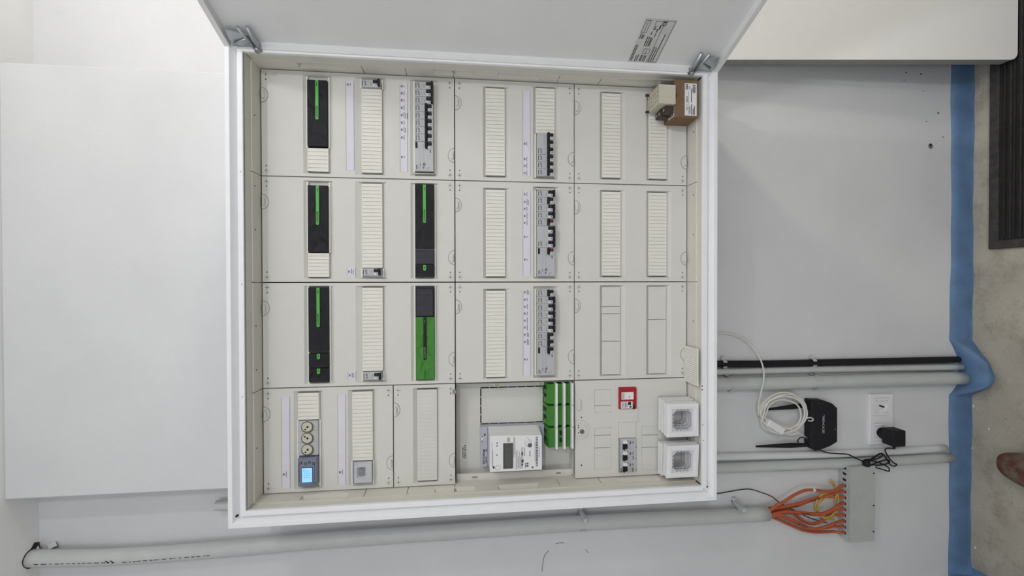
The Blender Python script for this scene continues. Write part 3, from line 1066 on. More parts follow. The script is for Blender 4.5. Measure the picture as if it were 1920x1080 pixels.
for i, dz in enumerate((.0130, .0030, -.0060, -.0150)):
    b = MB()
    dx = .0535 + (.0028 if i % 2 == 0 else 0)
    b.box(x0 + dx - .0030, x0 + dx + .0034, -.0160, -.012, zz + dz - .0024, zz + dz + .0028, .0006)
    b.rect(x0 + dx - .0018, x0 + dx + .0022, -.0161, zz + dz - .0008, zz + dz + .0012)
    b.build('button', [m_ink, m_greyd], t)

zz = -.2275
t = thing('rocker_switch_module', 'grey rail module with a square recessed rocker', 'switch', (.0440, 0, zz - .0228))
b = MB()
b.plate(lambda u, v, d: (u, -.010 + d, v), .0200, .0685, zz - .0226, zz + .0226, [(.0310, .0570, zz - .0090, zz + .0120, (.004, .003, .003, .0045), .006, False)], thick=.0182)
b.box(.0200, .0685, -.0104, -.008, zz + .0185, zz + .0200, mi=1)
b.build('housing', [M('pale_grey_plastic', (192, 195, 199), 0.45), M('blue_line', (60, 80, 120), 0.6)], t)
b = MB()
b.add([(.0345, -.0040, zz - .006), (.0540, -.0040, zz - .006), (.0540, -.0075, zz + .0030), (.0345, -.0075, zz + .0030), (.0540, -.0045, zz + .0080), (.0345, -.0045, zz + .0080)],
      [(0, 1, 2, 3), (3, 2, 4, 5)])
b.build('rocker', m_greyd, t)

# ---------------------------------------------------------------- meter tray contents
t = thing('electricity_meter', 'white electricity meter with a dark grey display', 'electricity meter', (.085, .03, -.680))
b = MB()
b.box(.0300, .1315, .028, .0495, -.6780, -.5120, .0015)
b.box(.0300, .1315, .024, .030, -.5300, -.5115, .0010)
b.text('EATON', .0078, (.0530, .0238, -.5212), squeeze=1.15, bold=.035)
for x, z, ww, hh in ((.048, -.5275, .016, .0022), (.072, -.5232, .006, .0038), (.072, -.5278, .007, .0022), (.1125, -.5250, .005, .0034)):
    b.rect(x - ww / 2, x + ww / 2, .0238, z, z + hh)
b.rect(.094, .112, .0238, -.5180, -.5155, 2)
for x in (.096, .108):
    b.rect(x - .0022, x + .0022, .0237, -.5177, -.5158)
b.build('base', [M('meter_base_grey', (176, 180, 192), 0.45), m_ink, m_white], t)
b = MB()
fx0, fx1, fz0, fz1, fy = .0405, .1280, -.6600, -.5330, -.0330
# case: front face smaller than its foot on the hinge side, lower hinge corner cut away
foot = [(.0400, -.6620), (.1290, -.6620), (.1310, -.6540), (.1310, -.5325), (.0400, -.5325)]
face = [(fx0, fz0), (fx1 - .006, fz0), (fx1 - .003, fz0 + .001), (fx1, fz1), (fx0, fz1)]
n = 5
b.add([(x, .028, z) for x, z in foot] + [(x, fy, z) for x, z in face], [(i, (i + 1) % n, n + (i + 1) % n, n + i) for i in range(n)] + [tuple(range(n, 2 * n))])
yf = fy - .0003
def mrect(u0, u1, v0, v1, mi=1):          # u down the face, v from the hinge side
    b.rect(fx1 - .002 - v1 * (fx1 - fx0 - .004), fx1 - .002 - v0 * (fx1 - fx0 - .004), yf, fz1 - u1 * (fz1 - fz0), fz1 - u0 * (fz1 - fz0), mi)
for u, v0, v1 in ((.035, .15, .85), (.048, .40, .90)):
    mrect(u, u + .006, v0, v1, 2)
for u0, u1, v0, v1 in ((.125, .145, .17, .205), (.125, .145, .25, .285), (.125, .145, .52, .555)):
    mrect(u0, u1, v0, v1)
for i in range(4):
    mrect(.335 + i * .012, .341 + i * .012, .03 + .02 * (i % 2), .17, 2)
for i, (v0, v1) in enumerate(((.02, .62), (.05, .55), (.45, .98), (.40, .97), (.60, .96), (.45, .95), (.62, .97), (.35, .96), (.30, .95))):
    mrect(.455 + i * .021, .462 + i * .021, max(v0, .32 if i > 1 else v0), v1, 2)
for u0, u1, v0, v1 in ((.60, .635, .82, .88), (.60, .635, .72, .79), (.60, .635, .48, .58), (.66, .67, .35, .60), (.675, .69, .80, .95), (.70, .74, .80, .84), (.70, .74, .86, .92), (.76, .775, .45, .62), (.80, .84, .92, .97)):
    mrect(u0, u1, v0, v1, 2)
b.text('CE', .0072, (fx1 - .064, yf, fz1 - .0800), mi=1)
u, v = .885, .05
rnd = random.Random(11)
while v < .92:
    wd = rnd.choice((.008, .012, .020))
    mrect(.880, .925, v, v + wd)
    v += wd + rnd.choice((.010, .014))
mrect(.862, .868, .20, .78, 2), mrect(.944, .952, .33, .66, 2)
for k in range(20):                         # round inspection mark
    a0, a1 = 2 * math.pi * k / 20, 2 * math.pi * (k + 1) / 20
    for cx, cz, r in ((.0500, -.5520, .0062), (.1075, -.6260, .0085)):
        b.add([(cx + rr * math.cos(a), yf, cz + rr * math.sin(a)) for rr, a in ((r, a0), (r, a1), (r - .0007, a1), (r - .0007, a0))], [(0, 1, 2, 3)], 2)
mrect(.055, .085, .86, .93, 1)
b.disc((.1015, yf - .0001, -.6305), .0055, mi=2)
b.build('case', [m_white, m_ink, M('mid_grey_ink', (96, 96, 98), 0.7)], t)
b = MB()
b.plate(lambda u, v, d: (u, fy - .0024 + d, v), .0478, .1090, -.5885, -.5650, [(.0490, .1080, -.5875, -.5662, .0010, .0018, True)], thick=.0024)
b.build('display', m_lcd, t)
b = MB()
b.cyl((.1160, fy, -.6215), (.1160, fy - .0035, -.6215), .0060, .0052, 16)
b.cyl((.1160, fy - .0034, -.6215), (.1160, fy - .0042, -.6215), .0034, .0034, 12)
b.build('optical_port', m_white, t)

for i, xe in enumerate((.2460, .1905, .1350)):
    nm = ('nearest the hinges', 'in the middle of its stack of three', 'with two small square windows, farthest from the hinges')[i]
    t = thing('distribution_block', 'green distribution block with white partitions, %s' % nm, 'terminal block', (xe - .027, .03, -.746), 'distribution blocks beside the electricity meter')
    x0, x1 = xe - .0540, xe - .0045
    for j, (za, zb) in enumerate(((-.6790, -.6995), (-.7050, -.7195), (-.7255, -.7400))):
        b = MB()
        if j == 0:
            pr_ = [(.0495, za), (.022, za), (.004, za - .0035), (.000, za - .0065), (.000, zb), (.0495, zb)]
        else:
            pr_ = [(.0495, za), (.006, za), (.003, za - .002), (.003, zb), (.0495, zb)]
        k = len(pr_)
        b.add([(x0, y, z) for y, z in pr_] + [(x1, y, z) for y, z in pr_], [(q, (q + 1) % k, k + (q + 1) % k, k + q) for q in range(k)] + [tuple(reversed(range(k))), tuple(range(k, 2 * k))])
        if j == 0:
            for dx in (.014, .034):
                b.box(x0 + dx, x0 + dx + .007, .016, .030, za - .001, za + .0025, mi=1)
        if i == 2 and j == 1:
            for dx in (.012, .030):
                b.box(x0 + dx, x0 + dx + .011, .0022, .006, zb + .0012, zb + .0075, mi=1)
        b.build('terminal_cover', [m_green, m_dark], t)
        b = MB()
        b.box(x0 - .0010, x1 + .0035, -.0115, .0495, zb - .0052, zb, .0004)
        b.build('partition', m_white, t)

# ---------------------------------------------------------------- supply panel devices
t = thing('fuse_unit', 'red fuse unit with two small white labels', 'fuse', (.2015, 0, -.911))
b = MB()
b.box(.1750, .2293, -.0090, .012, -.9110, -.8650, .0012)
b.box(.1745, .1850, -.0094, -.008, -.9055, -.9000, mi=1)
b.build('housing', [m_red, m_dark], t)
b = MB()
b.rect(.1995, .2185, -.0092, -.9025, -.8705, 0)
b.rect(.2040, .2080, -.0093, -.8925, -.8905)
for i in range(3):
    b.rect(.2010, .2170, -.0093, -.8735 - .0022 * i, -.8727 - .0022 * i)
b.build('upper_label', [m_white, m_ink], t)
b = MB()
b.rect(.1765, .1945, -.0092, -.9000, -.8690, 0)
for i in range(4):
    b.rect(.1785 + .001 * (i % 2), .1925, -.0093, -.8735 - .0040 * i, -.8720 - .0040 * i)
b.rect(.1850, .1935, -.0093, -.8960, -.8880), b.rect(.1785, .1825, -.0093, -.8975, -.8915)
b.build('lower_label', [m_white, m_ink], t)

t = thing('main_switch', 'three-pole grey main switch with square black levers', 'main switch', (.0555, 0, -.912))
b = MB()
b.box(.0120, .0982, -.0075, .012, -.9110, -.8655, .0010)
b.box(.0125, .0980, -.0079, -.006, -.8670, -.8660, mi=1)
for i, x in enumerate((.0890, .0610, .0320)):
    b.rect(x - .0050, x + .0022, -.0076, -.8960, -.8935)
    nn = 14
    for k in range(nn):
        a0, a1 = 2 * math.pi * k / nn, 2 * math.pi * (k + 1) / nn
        b.add([(x - .0005 + r * math.cos(a), -.0076, -.9015 + r * math.sin(a)) for r, a in ((.0028, a0), (.0028, a1), (.0018, a1), (.0018, a0))], [(0, 1, 2, 3)], 1)
    b.rect(x - .0155, x - .0120, -.0076, -.9110, -.9085, 2)
    b.rect(x + .0020, x + .0050, -.0076, -.8895, -.8875)
b.rect(.0440, .0540, -.0076, -.9040, -.9005, 2), b.rect(.0130, .0240, -.0076, -.9035, -.8990, 2)
b.rect(.0145, .0250, -.0076, -.8967, -.8960)
b.rect(.0125, .0175, -.0076, -.8720, -.8690), b.rect(.0190, .0225, -.0076, -.8715, -.8690)
b.rect(.0125, .0980, -.0076, -.8912, -.8908, 2)
b.build('housing', [m_grey, m_ink, m_inkl], t)
for x in (.0795, .0510, .0220):
    b = MB()
    b.box(x - .0058, x + .0058, -.0135, -.006, -.8855, -.8740, .0012)
    b.box(x - .0075, x - .0045, -.0150, -.006, -.8785, -.8735, .0010)
    b.build('lever', m_tog, t)
    b = MB()
    b.box(x + .0062, x + .0150, -.0110, -.006, -.8865, -.8755, .0012)
    b.build('status_window', [m_white], t)

# ---------------------------------------------------------------- things lying in the foot of the cabinet
ZL = -1.0463          # top of the liner's front step
ZI = -1.0493
t = thing('cardboard_box', 'small brown cardboard box with a white printed label, standing in the foot of the cabinet', 'box', (.950, -.03, ZL))
bx0, bx1, by0, by1, bz0, bz1 = .9030, .9955, -.0620, -.0035, ZL, -.9850
b = MB()
b.box(bx0, bx1, by0, by1, bz0, bz1, .0012)
b.disc((.9555, by0 - .0002, bz1 - .0002), .0070, a0=math.pi, a1=2 * math.pi, mi=1)
b.build('carton', [m_card, M('dark_card', (92, 64, 42), 0.9)], t)
b = MB()
lx0, lx1, lz0, lz1 = .9080, .9870, -1.0420, -1.0110
y = by0 - .0004
b.rect(lx0, lx1, y, lz0, lz1, 0)
b.rect(lx1 - .0165, lx1 - .0015, y - .0001, lz1 - .0085, lz1 - .0025, 1)
b.text('EATON', .0046, (lx1 - .0090, y - .0003, lz1 - .0055), mi=0)
b.text('DSL 11 - 280352', .0056, (lx0 + .0300, y - .0002, lz1 - .0060), squeeze=.92)
b.rect(lx0 + .002, lx1 - .020, y - .0001, lz1 - .0100, lz1 - .0093)
b.text('1 Stk', .0050, (lx1 - .0120, y - .0002, lz1 - .0130))
b.text('SPEZIELL', .0050, (lx0 + .0140, y - .0002, lz1 - .0130))
for u0, u1, zo in ((.002, .028, .0185), (.032, .066, .0185), (.002, .018, .0225), (.002, .024, .0260)):
    b.rect(lx0 + u0, lx0 + u1, y - .0001, lz1 - zo, lz1 - zo + .0020)
xb = lx1 - .0235
rnd = random.Random(3)
while xb < lx1 - .003:
    wd = rnd.choice((.0006, .0010, .0016))
    b.rect(xb, xb + wd, y - .0001, lz0 + .0030, lz0 + .0110)
    xb += wd + rnd.choice((.0006, .0010))
b.build('label', [m_white, m_ink], t)
b = MB()
zt_ = bz1 + .0003
b.add([(bx0 + .003, by0 + .002, zt_), (bx0 + .034, by0 + .002, zt_), (bx0 + .034, by0 + .034, zt_), (bx0 + .003, by0 + .034, zt_)], [(0, 1, 2, 3)], 0)
for i, (u0, u1) in enumerate(((.006, .016), (.005, .022), (.008, .020))):
    b.add([(bx0 + u0, by0 + .008 + .008 * i, zt_ + .0002), (bx0 + u1, by0 + .008 + .008 * i, zt_ + .0002), (bx0 + u1, by0 + .013 + .008 * i, zt_ + .0002), (bx0 + u0, by0 + .013 + .008 * i, zt_ + .0002)], [(0, 1, 2, 3)], 1)
b.build('top_sticker', [m_white, m_ink], t)

t = thing('relay_unit', 'beige perforated relay unit with brown terminals, lying on the cardboard box', 'relay', (.950, -.03, bz1))
b = MB()
rx0, rx1, ry0, ry1, rz0, rz1 = .9315, .9780, -.0700, -.0065, bz1 + .0008, -.9420
pk = []
for i in range(4):
    for j in range(5):
        pk.append((rx0 + .004 + i * .0108, rx0 + .0125 + i * .0108, ry0 + .006 + j * .0125, ry0 + .0155 + j * .0125, .0008, .006, True))
b.plate(lambda u, v, d: (u, v, rz1 - d), rx0, rx1, ry0, ry1, pk)
b.box(rx0, rx1, ry0, ry1, rz0, rz1 - .007, .0008)
b.add([(rx0, ry0, rz1 - .008), (rx1, ry0, rz1 - .008), (rx1, ry1, rz1 - .008), (rx0, ry1, rz1 - .008), (rx0, ry0, rz1), (rx1, ry0, rz1), (rx1, ry1, rz1), (rx0, ry1, rz1)],
      [(0, 1, 5, 4), (1, 2, 6, 5), (2, 3, 7, 6), (3, 0, 4, 7)])
b.build('case', m_beige, t)
for i, (a, c, y0, y1, z0, z1) in enumerate(((.9130, .9315, -.060, -.044, rz0, -.962), (.9095, .9315, -.040, -.024, rz0, -.960), (.9150, .9315, -.020, -.004, rz0, -.962),
                                           (.9780, .9855, -.058, -.036, rz0, -.958), (.9780, .9865, -.028, -.006, rz0, -.958))):
    b = MB()
    b.box(a, c, y0, y1, z0, z1, .0012)
    b.cyl(((a + c) / 2, (y0 + y1) / 2, z1 - .001), ((a + c) / 2, (y0 + y1) / 2, z1 + .0015), .0035, .0035, 10, 1)
    b.build('terminal', [m_brown, m_zinc], t)
for x in (rx0 + .002, rx1 - .002):
    b = MB()
    b.box(x - .0025, x + .0025, ry1 - .006, ry1 + .0001, rz1 - .002, rz1 + .0085, .0008)
    b.build('fixing_lug', m_brown, t)

# white socket frames, stacked on edge in two batches
def socket_frame(label, group, x, y, tilt=0.0, spin=0.0):
    if 'frame' not in _dev:
        t = thing('socket_surround', label, 'socket surround', (0, 0, 0), group)
        b = MB()
        s, h = .0410, .0285
        b.plate(lambda u, v, d: (u, -.0045 + d, v), -s + .002, s - .002, .002, 2 * s - .002, [(-h, h, s - h, s + h, .0015, .0055, False)])
        prof = [(0, -.0045), (.0012, -.0042), (.0020, -.0030), (.0020, .0045)]
        b.frame(-s + .002, s - .002, .002, 2 * s - .002, prof)
        b.frame(-s + .0055, s - .0055, .0055, 2 * s - .0055, [(-.003, -.0045), (-.003, -.0056), (0, -.0056), (.0006, -.0045)])
        b.build('plate', m_white, t)
        b = MB()
        hh = .0232
        b.frame(-hh, hh, s - hh, s + hh, [(.0058, .0005), (.0058, -.0008), (0, -.0008), (0, .0035), (.0058, .0035)])
        for sx, sz in ((-1, -1), (-1, 1), (1, -1), (1, 1)):
            p = [(sx * hh, s + sz * hh), (sx * (hh - .007), s + sz * hh), (sx * hh, s + sz * (hh - .007))]
            b.prism(p if sx * sz > 0 else p[::-1], -.0006, .003)
        for k in range(4):
            b.box(-hh - .0030, -hh - .0010, -.0012, .0, s - .016 + .009 * k, s - .011 + .009 * k, mi=1)
            b.box(hh + .0010, hh + .0030, -.0012, .0, s - .016 + .009 * k, s - .011 + .009 * k, mi=1)
            b.box(s - .0575 + .009 * k, s - .0525 + .009 * k, -.0012, .0, s + hh + .0010, s + hh + .0030, mi=1)
        b.build('retaining_insert', [M('grey_white_plastic', (212, 213, 218), 0.45), m_greyd], t)
        _dev['frame'] = t
        o = t
    else:
        o = copy_thing(_dev['frame'], (0, 0, 0), label, group)
    o.location = (x, y, ZI + .0004 + T)
    o.rotation_euler = (math.radians(tilt), 0, math.radians(spin))
    o['label'] = label
    return o


GF = 'white socket frames stacked in the foot of the cabinet'
for i, (x, y, tl, sp) in enumerate(((.1580, -.0590, 0, 0), (.1590, -.0480, 0, 0), (.1610, -.0330, 0, 1.5), (.1620, -.0180, 0, 0))):
    socket_frame('white square socket surround, %s from the front of the stack nearer the hinges' % ordinal(i), GF, x, y, tl, sp)
for i, (x, y, tl, sp) in enumerate(((.0560, -.0590, 0, -4), (.0570, -.0460, 0, -4), (.0500, -.0270, 0, 0), (.0490, -.0140, 0, 0))):
    socket_frame('white square socket surround, %s from the front of the stack farther from the hinges' % ordinal(i), GF, x, y, tl, sp)

b = MB()
n = 18
x0, x1 = .2420, .3340
for i in range(n):
    a = x0 + (x1 - x0) * i / n
    b.box(a + .0004, a + (x1 - x0) / n - .0004, -.0660, -.0020, ZL + .0025, ZL + .0040)
b.box(x0, x1, -.0665, -.0015, ZL + .0005, ZL + .0028)
tag(b.build('loose_blanking_strip', m_ivory), 'loose ribbed ivory blanking strip lying flat in the foot of the cabinet', 'blanking strip')


# ================================================================ services on the wall below and beside the cabinet
def saddle(b, x, z, r, yc, long=.012, tip=.012):
    """A plastic pipe clip: a band round the pipe with a small nail foot."""
    n = 12
    pts = [(x + (r + .0018) * math.cos(a), yc - (r + .0018) * math.sin(a)) for a in [math.pi * (.02 + .96 * k / n) for k in range(n + 1)]]
    pts = [(x + r + .0018, WALL)] + pts + [(x - r - .0018, WALL)]
    for k, ((x0, y0), (x1, y1)) in enumerate(zip(pts, pts[1:])):
        if 4 < k < 9:          # the clip is open in front
            continue
        b.add([(x0, y0, z - long / 2), (x1, y1, z - long / 2), (x1, y1, z + long / 2), (x0, y0, z + long / 2)], [(0, 1, 2, 3)], 0, True)
    b.box(x + r, x + r + tip, WALL - .009, WALL, z - long / 2 + .001, z + long / 2 - .001, .0015)


def conduit(label, group, pts, r, m, name='conduit', clips=(), n=16, sub=6, rfun=None, tip=.012):
    if pts[0][2] < -1.0 and name == 'conduit':      # up to the cabinet's underside
        pts = [(pts[0][0], pts[0][1], FZ0 - .0006)] + list(pts)
    t = thing(name, label, 'conduit', pts[-1], group)
    b = MB()
    b.tube(pts, r, n, 0, sub, rfun)
    b.build('pipe', m, t)
    for z, x, yc, rc in clips:
        q = MB()
        saddle(q, x, z, rc, yc, .012, tip)
        q.build('clip', m_pvc, t)
    return t


GP = 'conduits running down from the cabinet'
pA = [((0.2611, 0.1190, -1.1822)), ((0.2586, 0.1190, -1.3321)), ((0.2580, 0.1190, -1.5083)), ((0.2577, 0.1190, -1.7511)), ((0.2587, 0.1120, -1.9969))]
tA = conduit('thin black corrugated conduit running down from the cabinet to the blue bulge', GP, pA, .0098, m_black, clips=[(p[2], p[0], p[1], .0100) for p in ((0.2601, 0.1190, -1.2267), (0.2579, 0.1190, -1.5101))],
             n=14, sub=90, rfun=lambda t, i: .0098 if i % 2 else .0086)
pB = [((0.2377, 0.1190, -1.1822)), ((0.2373, 0.1190, -1.3321)), ((0.2372, 0.1190, -1.5084)), ((0.2357, 0.1190, -1.7512)), ((0.2357, 0.1100, -2.0039))]
conduit('thin grey conduit running down between the black one and a thicker grey one', GP, pB, .0092, m_pvc, clips=[(p[2], p[0], p[1], .0094) for p in ((0.2373, 0.1190, -1.2318), (0.2371, 0.1190, -1.5137))], tip=.0015)
pC = [((0.2040, 0.1100, -1.1771)), ((0.2024, 0.1100, -1.3259)), ((0.2017, 0.1100, -1.5010)), ((0.2019, 0.1100, -1.7420)), ((0.2023, 0.1040, -2.0022))]
conduit('thick grey conduit running down from the cabinet into the blue bulge', GP, pC, .0190, m_pvc, clips=[(p[2], p[0], p[1], .0192) for p in ((0.2032, 0.1100, -1.2395), (0.2015, 0.1100, -1.5096))], n=22, tip=.006)
pD = [((-0.0123, 0.1220, -1.1846)), ((-0.0188, 0.1220, -1.4722)), ((-0.0216, 0.1220, -1.7199)), ((-0.0206, 0.1260, -1.9696))]
conduit('grey half-plastered conduit passing behind the looped black cable', GP, pD, .0105, m_wall, n=18)
pE = [((-0.0430, 0.1170, -1.1818)), ((-0.0471, 0.1170, -1.4683)), ((-0.0489, 0.1170, -1.7150)), ((-0.0510, 0.1250, -1.9837))]
conduit('grey conduit running down just above the steel cable panel', GP, pE, .0145, m_pvc, n=20)
pF = [((-0.1756, 0.1070, 0.6040)), ((-0.1863, 0.1070, 0.3564)), ((-0.1782, 0.1070, -0.0943)), ((-0.1758, 0.1070, -0.4559)), ((-0.1744, 0.1070, -0.8123)), ((-0.1783, 0.1070, -1.1275)), ((-0.1809, 0.1070, -1.3554))]
tF = conduit('long thick grey pipe from a torn hole in the ceiling down to the orange cables', None, pF, .0198, m_pvc, name='riser_pipe', n=26)
b = MB()
e = pF[-1]
n = 26
vs = []
for r, dz in ((.0198, 0), (.0180, 0), (.0180, .02)):
    vs += [(e[0] + r * math.cos(2 * math.pi * k / n), e[1] + r * math.sin(2 * math.pi * k / n), e[2] - .0008 + dz) for k in range(n)]
b.add(vs, [(j * n + k, j * n + (k + 1) % n, (j + 1) * n + (k + 1) % n, (j + 1) * n + k) for j in range(2) for k in range(n)])
b.build('pipe_rim', m_white, tF)
b = MB()       # printed line and the double arrow along the pipe
def on_pipe(t, ang, dz=0.0):
    z = pF[0][2] + (pF[-1][2] - pF[0][2]) * t + dz
    for p, q in zip(pF, pF[1:]):
        if q[2] <= z <= p[2]:
            k = (p[2] - z) / (p[2] - q[2])
            x, y = p[0] + (q[0] - p[0]) * k, p[1] + (q[1] - p[1]) * k
            return (x - .0202 * math.sin(ang), y - .0202 * math.cos(ang), z)
z = .02
rnd = random.Random(5)
while z < .22:
    wd = rnd.uniform(.002, .006)
    if not .098 < z < .112:
        b.add([on_pipe(z, .16), on_pipe(z + wd, .16), on_pipe(z + wd, .22 + rnd.uniform(0, .06)), on_pipe(z, .26)], [(0, 1, 2, 3)])
    z += wd + rnd.uniform(.0015, .004)
for t0 in (.100, .1055):
    for sgn in (1, -1):
        b.add([on_pipe(t0, .21 + sgn * .24), on_pipe(t0 + .0022, .21 + sgn * .24), on_pipe(t0 + .0058, .21), on_pipe(t0 + .0030, .21)], [(0, 1, 2, 3)])
b.build('printed_marks', m_ink, tF)
for c in ((-0.1616, 0.1070, -0.8000), (-0.1599, 0.1070, -1.2634)):
    q = MB()
    saddle(q, c[0] - .012, c[2], .0200, .107, .014, .016)
    q.box(c[0] + .004, c[0] + .016, .072, WALL, c[2] - .006, c[2] + .006, .002)
    q.build('clip', m_pvc, tF)

# torn plaster where the pipe goes through the ceiling
b = MB()
c = pF[0]
ring = []
rnd = random.Random(9)
n = 24
for k in range(n):
    a = 2 * math.pi * k / n
    big = .0016 + (.012 if .25 < a < 1.35 else .002 if 1.35 <= a < 3.6 else 0) + rnd.uniform(0, .0015)
    ring.append((c[0] + (.0200 + big) * math.cos(a), c[1] + (.0200 + big) * math.sin(a), CEIL - .0006))
b.add(ring, [list(range(n))])
b.build('pipe_hole', M('dark_plaster_hole', (52, 44, 46), 0.9), ceil)
for pts in ([(-0.1577, 0.1260, 0.5666), (-0.1492, 0.1280, 0.5501), (-0.1560, 0.1200, 0.5400), (-0.1598, 0.1120, 0.5514)], [(-0.1609, 0.1180, 0.5874), (-0.1542, 0.1220, 0.5836), (-0.1619, 0.1160, 0.5750)]):
    b = MB()
    k = len(pts)
    b.add(pts + [(p[0] - .002, p[1] + .004, p[2] + .004) for p in pts], [tuple(range(k)), tuple(reversed(range(k, 2 * k)))] + [(i, (i + 1) % k, k + (i + 1) % k, k + i) for i in range(k)])
    b.build('plaster_shard', m_wall, wall)

b = MB()
c = (-0.0741, 0.1140, 0.1644)
b.cyl((c[0], .114, .037), (c[0], .114, c[2]), .0125, .0125, 18, 0, cap=False)
b.cyl((c[0], .114, c[2]), (c[0], .114, c[2] - .03), .0125, .0105, 18, 0, cap=False)
b.cyl((c[0], .114, .036), (c[0] + .05, .114, -.02), .0125, .0125, 18, 0, cap=False)
tag(b.build('conduit_stub', m_pvc), 'short cut grey conduit stub rising behind the top corner of the cabinet', 'conduit')

# ---------------------------------------------------------------- sockets, plug, router
c0, c1 = (0.1561, 0.1260, -1.7029), (0.0023, 0.1260, -1.7802)
sx0, sx1, sz0, sz1 = c1[0], c0[0], c1[2], c0[2]
t = thing('double_socket', 'white double wall socket low on the wall, the hinge-side half empty', 'wall socket', ((sx0 + sx1) / 2, WALL, sz0))
b = MB()
mz = (sz0 + sz1) / 2
s = .0275
cx = [sx1 - .0385, sx0 + .0385]
b.plate(lambda u, v, d: (u, .1205 + d, v), sx0 + .002, sx1 - .002, sz0 + .002, sz1 - .002, [(x - s, x + s, mz - s, mz + s, .001, .003, True) for x in cx])
b.frame(sx0 + .002, sx1 - .002, sz0 + .002, sz1 - .002, [(0, .1205), (.0014, .1210), (.0022, .1225), (.0022, WALL)])
b.build('frame', m_white, t)
for x in cx:
    b = MB()
    b.plate(lambda u, v, d: (u, .1195 + d, v), x - s + .001, x + s - .001, mz - s + .001, mz + s - .001, [(x - .020, x + .020, mz - .020, mz + .020, .001, .0005, False)], thick=.004)
    n = 28
    sq, ci, bo = [], [], []
    for k in range(n):
        a = 2 * math.pi * k / n
        ca, sa = math.cos(a), math.sin(a)
        q = .019 / max(abs(ca), abs(sa))
        sq.append((x + ca * q, .1200, mz + sa * q))
        ci.append((x + ca * .0178, .1200, mz + sa * .0178))
        bo.append((x + ca * .0172, .1292, mz + sa * .0172))
    b.add(sq + ci + bo, [(j * n + k, j * n + (k + 1) % n, (j + 1) * n + (k + 1) % n, (j + 1) * n + k) for j in range(2) for k in range(n)] + [tuple(range(2 * n, 3 * n))], 0)
    b.cyl((x + .004, .1290, mz + .006), (x + .001, .112, mz + .0005), .0024, .0022, 10, 1)
    b.cyl((x + .0095, .1288, mz - .001), (x + .0095, .1284, mz - .001), .0026, .0026, 10, 1)
    b.cyl((x - .0095, .1288, mz - .001), (x - .0095, .1284, mz - .001), .0026, .0026, 10, 1)
    b.build('socket_insert', [m_white, m_tog], t)

px, pz = cx[1] - .004, mz - .002
t = thing('power_adapter', 'black plug-in power adapter in the socket half away from the hinges', 'power adapter', (px, .10, pz - .03))
b = MB()
b.cyl((px, .1275, pz), (px, .098, pz), .0165, .0168, 22)
b.box(px - .0235, px + .0245, .066, .104, pz - .0215, pz + .0190, .003, seg=2)
b.build('body', m_black, t)
b = MB()
e0 = (px - .0225, .085, pz - .0025)
b.tube([e0, (px - .030, .085, pz - .003), (px - .036, .086, pz - .004)], .0042, 10, 0, 4, rfun=lambda t_, i: .0048 - .0022 * t_)
b.box(px - .0246, px - .0222, .082, .088, pz + .001, pz + .006, mi=1)
b.build('strain_relief', [m_black, m_white], t)

b = MB()
r = .0019
path = [(px - .034, .086, pz - .004), (-0.0022, 0.0950, -1.7277), (-0.0271, 0.1000, -1.7402), (-0.0448, 0.1020, -1.7568), (-0.0511, 0.1000, -1.7690), (-0.0563, 0.0980, -1.7598), (-0.0492, 0.0980, -1.7454), (-0.0251, 0.0960, -1.7289), (-0.0152, 0.0970, -1.7157), (-0.0244, 0.0980, -1.6955), (-0.0413, 0.0960, -1.6618),
        (-0.0514, 0.0980, -1.6551), (-0.0504, 0.0940, -1.6705), (-0.0388, 0.0930, -1.7046), (-0.0342, 0.0940, -1.7340), (-0.0450, 0.0960, -1.7415), (-0.0495, 0.0950, -1.7103), (-0.0470, 0.0930, -1.6729), (-0.0409, 0.0960, -1.6548), (-0.0308, 0.0940, -1.6598), (-0.0286, 0.0920, -1.6982), (-0.0165, 0.0920, -1.7158),
        (-0.0168, 0.0940, -1.7055), (-0.0335, 0.0910, -1.6744), (-0.0466, 0.0940, -1.6564), (-0.0517, 0.0960, -1.6795), (-0.0641, 0.0980, -1.7206), (-0.0708, 0.1000, -1.7423), (-0.0594, 0.1000, -1.7405), (-0.0445, 0.0980, -1.7133), (-0.0358, 0.0960, -1.6829), (-0.0390, 0.0980, -1.6638), (-0.0326, 0.1000, -1.6481),
        (-0.0250, 0.1030, -1.6299), (-0.0134, 0.1050, -1.6054), (-0.0105, 0.1050, -1.5757), (-0.0062, 0.1060, -1.5418), (0.0002, 0.1080, -1.5227), (0.0073, 0.1120, -1.5106)]
path = [(p[0], min(p[1], .0975), p[2]) for p in path]
b.tube(path, r, 6, 0, 5)
tag(b.build('power_cable', m_tog), 'thin black power cable looped in a bunch between adapter and router', 'cable')
b = MB()
c = (-0.0403, 0.0900, -1.6594)
b.cyl((c[0] + .007, .089, c[2]), (c[0] - .007, .089, c[2] - .002), .0085, .0085, 12)
b.build('cable_tie', m_tog, bpy.data.objects['power_cable'])

